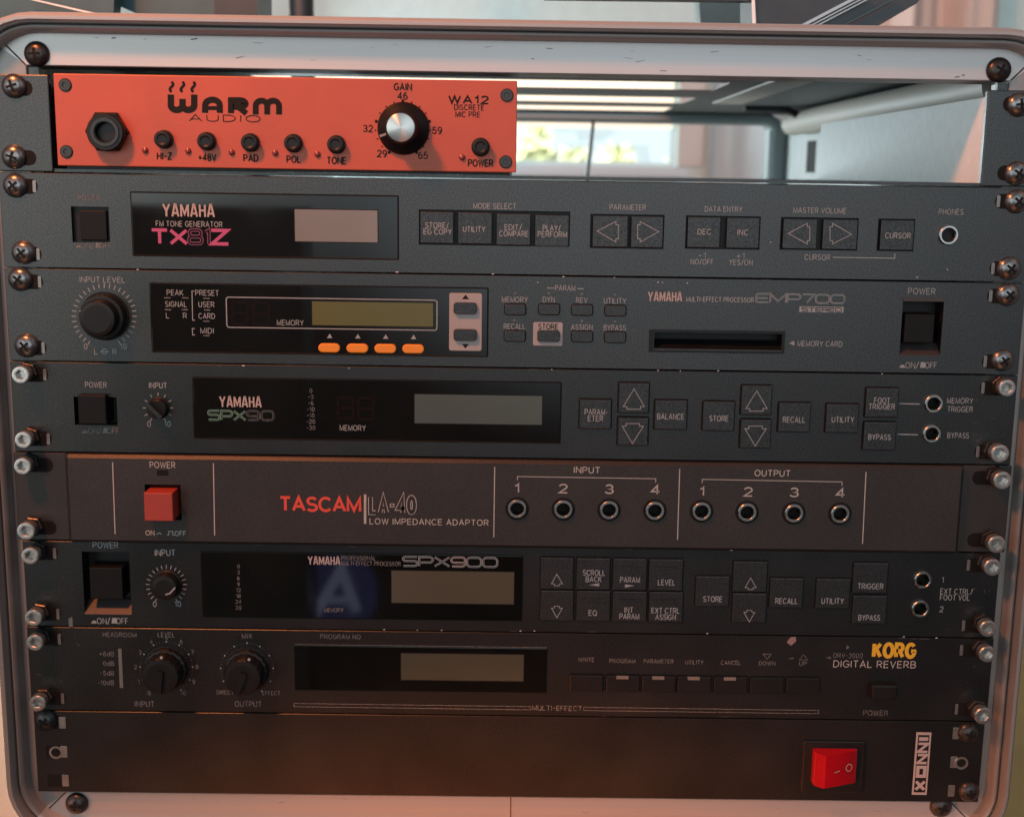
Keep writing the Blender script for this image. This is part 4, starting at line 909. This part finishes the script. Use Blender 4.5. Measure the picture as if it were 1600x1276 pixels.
for (px, py, nums, dot) in ((260, 1043, True, (252, 1027)), (386, 1045, False, (389, 1030))):
    for i in range(41):
        a = R(236 - 292*i/40); big = i % 4 == 0; q = D.P(px + 41*math.cos(a), py - 41*math.sin(a)); r_ = .42 if big else .2
        D.ink.poly([(q[0]+r_*math.cos(t*math.pi/4), q[1]+r_*math.sin(t*math.pi/4)) for t in range(8)], -.12, 'ink' if big else k)
    if nums:
        for i in range(11):
            a = R(236 - 292*i/10); D.T(str(i), px + 48*math.cos(a), py - 47*math.sin(a), 6, None, .16, k)
    x, z = D.P(px, py); mb = MB()
    mb.lathe(x, z, [(11.4, 0), (11.4, -.3), (11.0, -.4), (11.0, -2.2), (10.4, -3.2), (9.6, -3.5), (9.2, -9.6), (8.6, -10.4), (6.8, -10.6)], 'black_plastic', 72, True, (18, .018, 9.0)); kn = mb.build('scale_knob', D.root)
    q = M(dot[0], dot[1], 10.7); mb = MB(); mb.lathe(q[0], q[1], [(.7, -10.5), (.7, -10.75)], 'ink_warm', 12); mb.build('pointer', kn)
    mb = MB(); a = math.atan2(q[1]-z, q[0]-x); u, v = math.cos(a), math.sin(a)
    pts = [(x+u*t*8.2 - v*s_*1.6, z+v*t*8.2 + u*s_*1.6) for t, s_ in ((-1, -1), (.4, -1), (.4, 1), (-1, 1))]
    mb.loft([[(p[0], -10.5, p[1]) for p in pts], [(p[0], -12.2, p[1]) for p in pts]], 'black_plastic', cap1=True); mb.build('grip', kn)
D.T('PROGRAM NO', 532, 994, 6.5, 62, .15, k)
window_plate(D, 461, 1010, 854, 1079, (627, 1021, 818, 1062), 'lcd_khaki')
D.L([(461, 1006), (854, 1011)], 1.0, k)
for pts in (((829, 1103), (459.5, 1098), (459.5, 1103), (829, 1108)), ((912, 1104), (1279, 1109), (1279, 1114), (912, 1109))): D.L(pts, 1.0, k, True)
D.T('MULTI-EFFECT', 870.5, 1105.5, 7, 77, .15, k)
for st, px, py, w_, x0 in (('WRITE', 916, 1030, 25, 890), ('PROGRAM', 972.5, 1032, 40, 947), ('PARAMETER', 1029, 1032.5, 46, 1003), ('UTILITY', 1085, 1034, 28, 1058.5), ('CANCEL', 1142, 1034.5, 31, 1115), ('DOWN', 1198.5, 1035.5, 25, 1171.5), ('UP', 1254.5, 1036, 11, 1227.5)):
    D.T(st, px, py, 6, w_, .15, k); y0 = 1053 + (x0-890)*.013
    o = D.key(x0, y0, x0+52, y0+25, proud=1.4, r=.3, bez=.5, key='black_plastic')
    if 940 < x0 < 1160:
        cx, cz, w2, h2 = D.rect(x0+16, y0+1.5, x0+35, y0+6.5, 1.4); mb = MB(); mb.plate(cx, cz, w2, h2, .15, -1.75, -1.2, .1, 'led_pale'); mb.build('indicator_light', o)
D.L([(1192, 1021), (1205, 1021.3), (1198.5, 1029)], .9, k, True); D.L([(1249, 1030), (1262, 1030.3), (1255.5, 1022)], .9, k, True)
mb = MB(); D.T('KORG', 1397, 1015.5, 20, 63, .28, 'ink_yellow', mb=mb, gap=.36); mb.build('logo', D.root)
D.T('DRV-3000', 1325, 1023.5, 7, 45, .12, k); D.T('DIGITAL REVERB', 1366.5, 1037, 10, 128, .12, 'ink_warm')
D.key(1358, 1064, 1397, 1086, proud=5, r=.4, name='power_button', key='black_plastic', c=.7); D.T('POWER', 1368, 1113, 7.5, 38, .125, k)
D.tri([(1229, 1003), (1235, 995), (1243, 994), (1244, 1001), (1236, 1008)], 'chip_pink'); D.tri([(1230, 1029), (1240, 1026.5), (1240, 1028.5)], 'ink_worn'); D.tri([(1322, 1014), (1327, 1011), (1323, 1007)], 'ink_worn'); D.tri([(1290, 1027), (1297, 1025), (1299, 1029)], 'ink_worn')
D.finish(); pans(D, [(53, 1005), (57, 1100), (1544, 1023), (1537, 1119)], 'allen', 10)

# ------------------------------------------------------------------ power panel
D = Dev('power_panel', 7, 'plain black power panel with lit-red rocker switch at the bottom of the rack', 'power strip', hx=240.0)
mb = D.panel('black_matt')
for side in (-1, 1):
    for z in (D.zt-6.2, (D.zt+D.zb)/2, D.zb+6.2):
        cx = side*(229.4); mb.plate(cx, z, 11, 7, .8, -.05, .1, .03, 'pit_black'); mb.plate(cx-side*3.6, z, 3.4, 6.2, .4, -.13, .1, .06, 'zinc')
        if abs(z-(D.zt+D.zb)/2) < 1: mb.lathe(cx+side*.3, z-.3, [(3.4, -.1), (3.4, -.5), (2.4, -.5), (2.2, .5)], 'zinc', 24, False)
D.front = mb
cx, cz, w_, h_ = D.rect(1253, 1156, 1349, 1236); mb = MB(); mb.plate(cx, cz, w_, h_, .6, -1.2, .1, .5, 'black_plastic'); bz = mb.build('switch_bezel', D.root)
x0, zt_ = D.P(1270, 1168, 1); x1, zb_ = D.P(1335, 1219, 1); xa = x0 + (x1-x0)*.16; mb = MB()
pr = [(x0, -1.0), (x0, -5.2), (x0+.8, -6.4), (xa, -8.6), (xa+1.2, -8.9), (x1-.6, -3.2), (x1, -2.6), (x1, -1.0)]
mb.loft([[(x, y, z) for x, y in pr] for z in (zt_, zb_)], 'red_rocker', True, True)
sw = mb.build('rocker', bz)
mb = MB()
def onface(t, z): return (xa+1.2 + (x1-.6-xa-1.2)*t, -8.9 + 5.7*t - .06, z)
zm = (zt_+zb_)/2
a_, b_2 = onface(.30, zm-1.2), onface(.48, zm-.6); mb.face([(a_[0], a_[1], a_[2]-.2), (b_2[0], b_2[1], b_2[2]-.2), (b_2[0], b_2[1], b_2[2]+.2), (a_[0], a_[1], a_[2]+.2)], 'ink_pink')
ring = [onface(.78 + .105*math.cos(2*math.pi*i/24), zm + .2 + 2.1*math.sin(2*math.pi*i/24)) for i in range(25)]; ring2 = [onface(.78 + .085*math.cos(2*math.pi*i/24), zm + .2 + 1.7*math.sin(2*math.pi*i/24)) for i in range(25)]
mb.loft([ring, ring2], 'ink_pink', closed=False); mb.build('switch_marking', sw)
x0, z0 = D.P(1424.5, 1240.5); x1, z1 = D.P(1455.3, 1143.5); lw, lh = x1-x0, z1-z0; mb = MB()
mb.plate((x0+x1)/2, (z0+z1)/2, lw, lh, .15, -.22, .1, .06, 'ink_pink'); mb.plate((x0+x1)/2, (z0+z1)/2, lw*.76, lh*.92, .05, -.30, 0, .03, 'ink_dark')
def iv(a, b): return (x0 + lw*.19 + b*lw*.62, z1 - lh*.075 - a*lh*.85)
def ist(pts, wd, cl=False): mb.stroke([iv(*p) for p in pts], wd*lh, -.40, 'ink_pink', cl)
ist([(.03, 0), (.03, 1)], .06)
for a0 in (.12, .33): ist([(a0, 0), (a0, 1), (a0+.15, 0), (a0+.15, 1)], .040)
ist([(.56, .12), (.56, .88), (.73, .88), (.73, .12)], .050, True)
ist([(.83, .04), (.985, .96)], .046); ist([(.83, .96), (.985, .04)], .046)
mb.build('logo', D.root)
D.finish(); pans(D, [(68, 1128), (1516, 1148), (1517, 1240)], 'pan_black', 3)

# ------------------------------------------------------------------ cables and things around the case
mb = MB(); pts = []
for i in range(15):
    t = i/14; a = R(90*t); pts.append((212 + 26*math.sin(a), 430, 15 - 18*(1-math.cos(a))))
mb.tube([(186, 430, 15)] + pts, 3.2, 'cable_black', 10)
tag(mb.build('cable', None, loc=(186, 430, 15)), 'black cable bent in a hook inside the back of the case', 'cable')
mb = MB(); mb.tube([(246, 120, 16), (243, 121, 8), (243, 122, 0), (246, 124, -8), (247, 126, -30)], 4.2, 'cable_black', 10)
tag(mb.build('cable', None, loc=(246, 120, -30)), 'thick black cable hanging down behind the pale shelf side wall', 'cable')
mb = MB(); mb.tube([(68, 548, 8), (66, 552, -20), (62, 556, -60)], 1.8, 'cable_black', 8)
tag(mb.build('cord', None, loc=(62, 556, -60)), 'thin dark cord hanging across the bright window view', 'cord')

# black stand with metal rails over the right of the case, dark post and panels over the left
def X(px, py, depth):                                        # point at a given distance behind the rack faces
    return M(px, py, -depth)
st = empty('equipment_stand', (200, 300, 40), 'black stand with slanting metal rails above the right half of the case', 'stand')
def slab(mb, quad, depth, thick, key):
    f = [(x, depth, z) for x, z in (X(px, py, depth) for px, py in quad)]; b = [(x, depth+thick, z) for x, _, z in f]; mb.hexa(f, b, key)
mb = MB(); slab(mb, ((1178, -40), (1470, -40), (1432, 6), (1340, 60), (1178, 60)), 120, 40, 'device_black'); mb.build('top_plate', st)
mb = MB(); slab(mb, ((840, -60), (1180, -60), (1180, 2), (850, -2)), 122, 8, 'device_black'); mb.build('crossbar', st)
for o_, wv, kk in ((0, 5, 'rail_metal'), (16, 2, 'rail_metal'), (26, 2, 'rail_metal'), (66, 2, 'device_grey')):
    mb = MB(); slab(mb, ((1238+o_, 46), (1330+o_, -2), (1330+o_+wv*2, -2), (1238+o_+wv*2, 46)), 116-o_*.02, 3, kk); mb.build('rail', st)
mb = MB(); slab(mb, ((1176, -10), (1179, -10), (1182, 55), (1179, 55)), 117, 4, 'pale_edge'); mb.build('edge_strip', st)
mb = MB(); slab(mb, ((1090, -20), (1176, -20), (1176, 60), (1096, 60)), 330, 20, 'device_grey'); mb.build('back_plate', st)
mb = MB(); slab(mb, ((-60, -60), (178, -60), (178, 5), (175, 60), (-60, 60)), 150, 12, 'device_grey')
tag(mb.build('panel', None, loc=(-230, 156, 20)), 'blue-grey panel standing behind the upper left corner of the case', 'panel')
mb = MB(); slab(mb, ((40, -2), (48, -2), (163, 24), (150, 24)), 140, 4, 'pale_edge')
tag(mb.build('trim_strip', None, loc=(-200, 140, 40)), 'thin pale strip slanting down above the upper left corner', 'trim strip')
mb = MB(); slab(mb, ((182, -40), (335, -40), (335, 60), (300, 60), (182, 8)), 170, 10, 'device_grey')
tag(mb.build('board', None, loc=(-170, 175, 20)), 'dark grey board with a slanting lower edge behind the case top', 'board')
mb = MB(); slab(mb, ((335, -60), (402, -60), (402, 60), (335, 60)), 165, 40, 'device_black')
tag(mb.build('post', None, loc=(-140, 180, 20)), 'black square post behind the top of the case left of centre', 'post')
mb = MB(); q = X(472, 20, 420); mb.tube([(q[0], 420, 0+30), (q[0]-2, 420, 320)], 10, 'device_black', 14)
tag(mb.build('pole', None, loc=(q[0], 420, 30)), 'slim dark upright pole against the pale wall above the case', 'pole')

# a lit screen in the room behind the photographer, seen mirrored in the dark display glass
mb = MB(); x, z, y = -192, -490, -640
mat('screen_blue', (0.01, 0.01, 0.02), 0.5, emit=((0.10, 0.12, 0.42), 0.75)); mat('screen_pale', (0.02, 0.02, 0.02), 0.5, emit=((0.58, 0.66, 1.0), 1.05))
mb.box(x-48, x+48, y, y+8, z-44, z+44, 'device_black')
mb.plate(x, z, 88, 80, 34, y-.4, y+.2, .1, 'screen_blue', 9)
mb.v = [((v[0], 2*y - v[1], v[2]) if True else v) for v in mb.v]
for pts, wd in (([(-30, -30), (-24, -28), (6, 26), (22, -22)], 11), ([(-13, -9), (14, -9)], 8)): mb.stroke([(x+a, z+b) for a, b in pts], wd, y+1.2, 'screen_pale')
tag(mb.build('screen', None, loc=(x, y, z)), 'small lit blue screen with a pale letter A facing the case', 'screen')

mb = MB(); mb.box(-430, -212, -640, -580, -760, -78, 'device_black')  # unseen box added so the display glass mirrors a dark shape
tag(mb.build('occluder_box', None, loc=(-320, -610, -760)), 'black speaker added behind the camera, mirrored dark in the display glass', 'occluder')
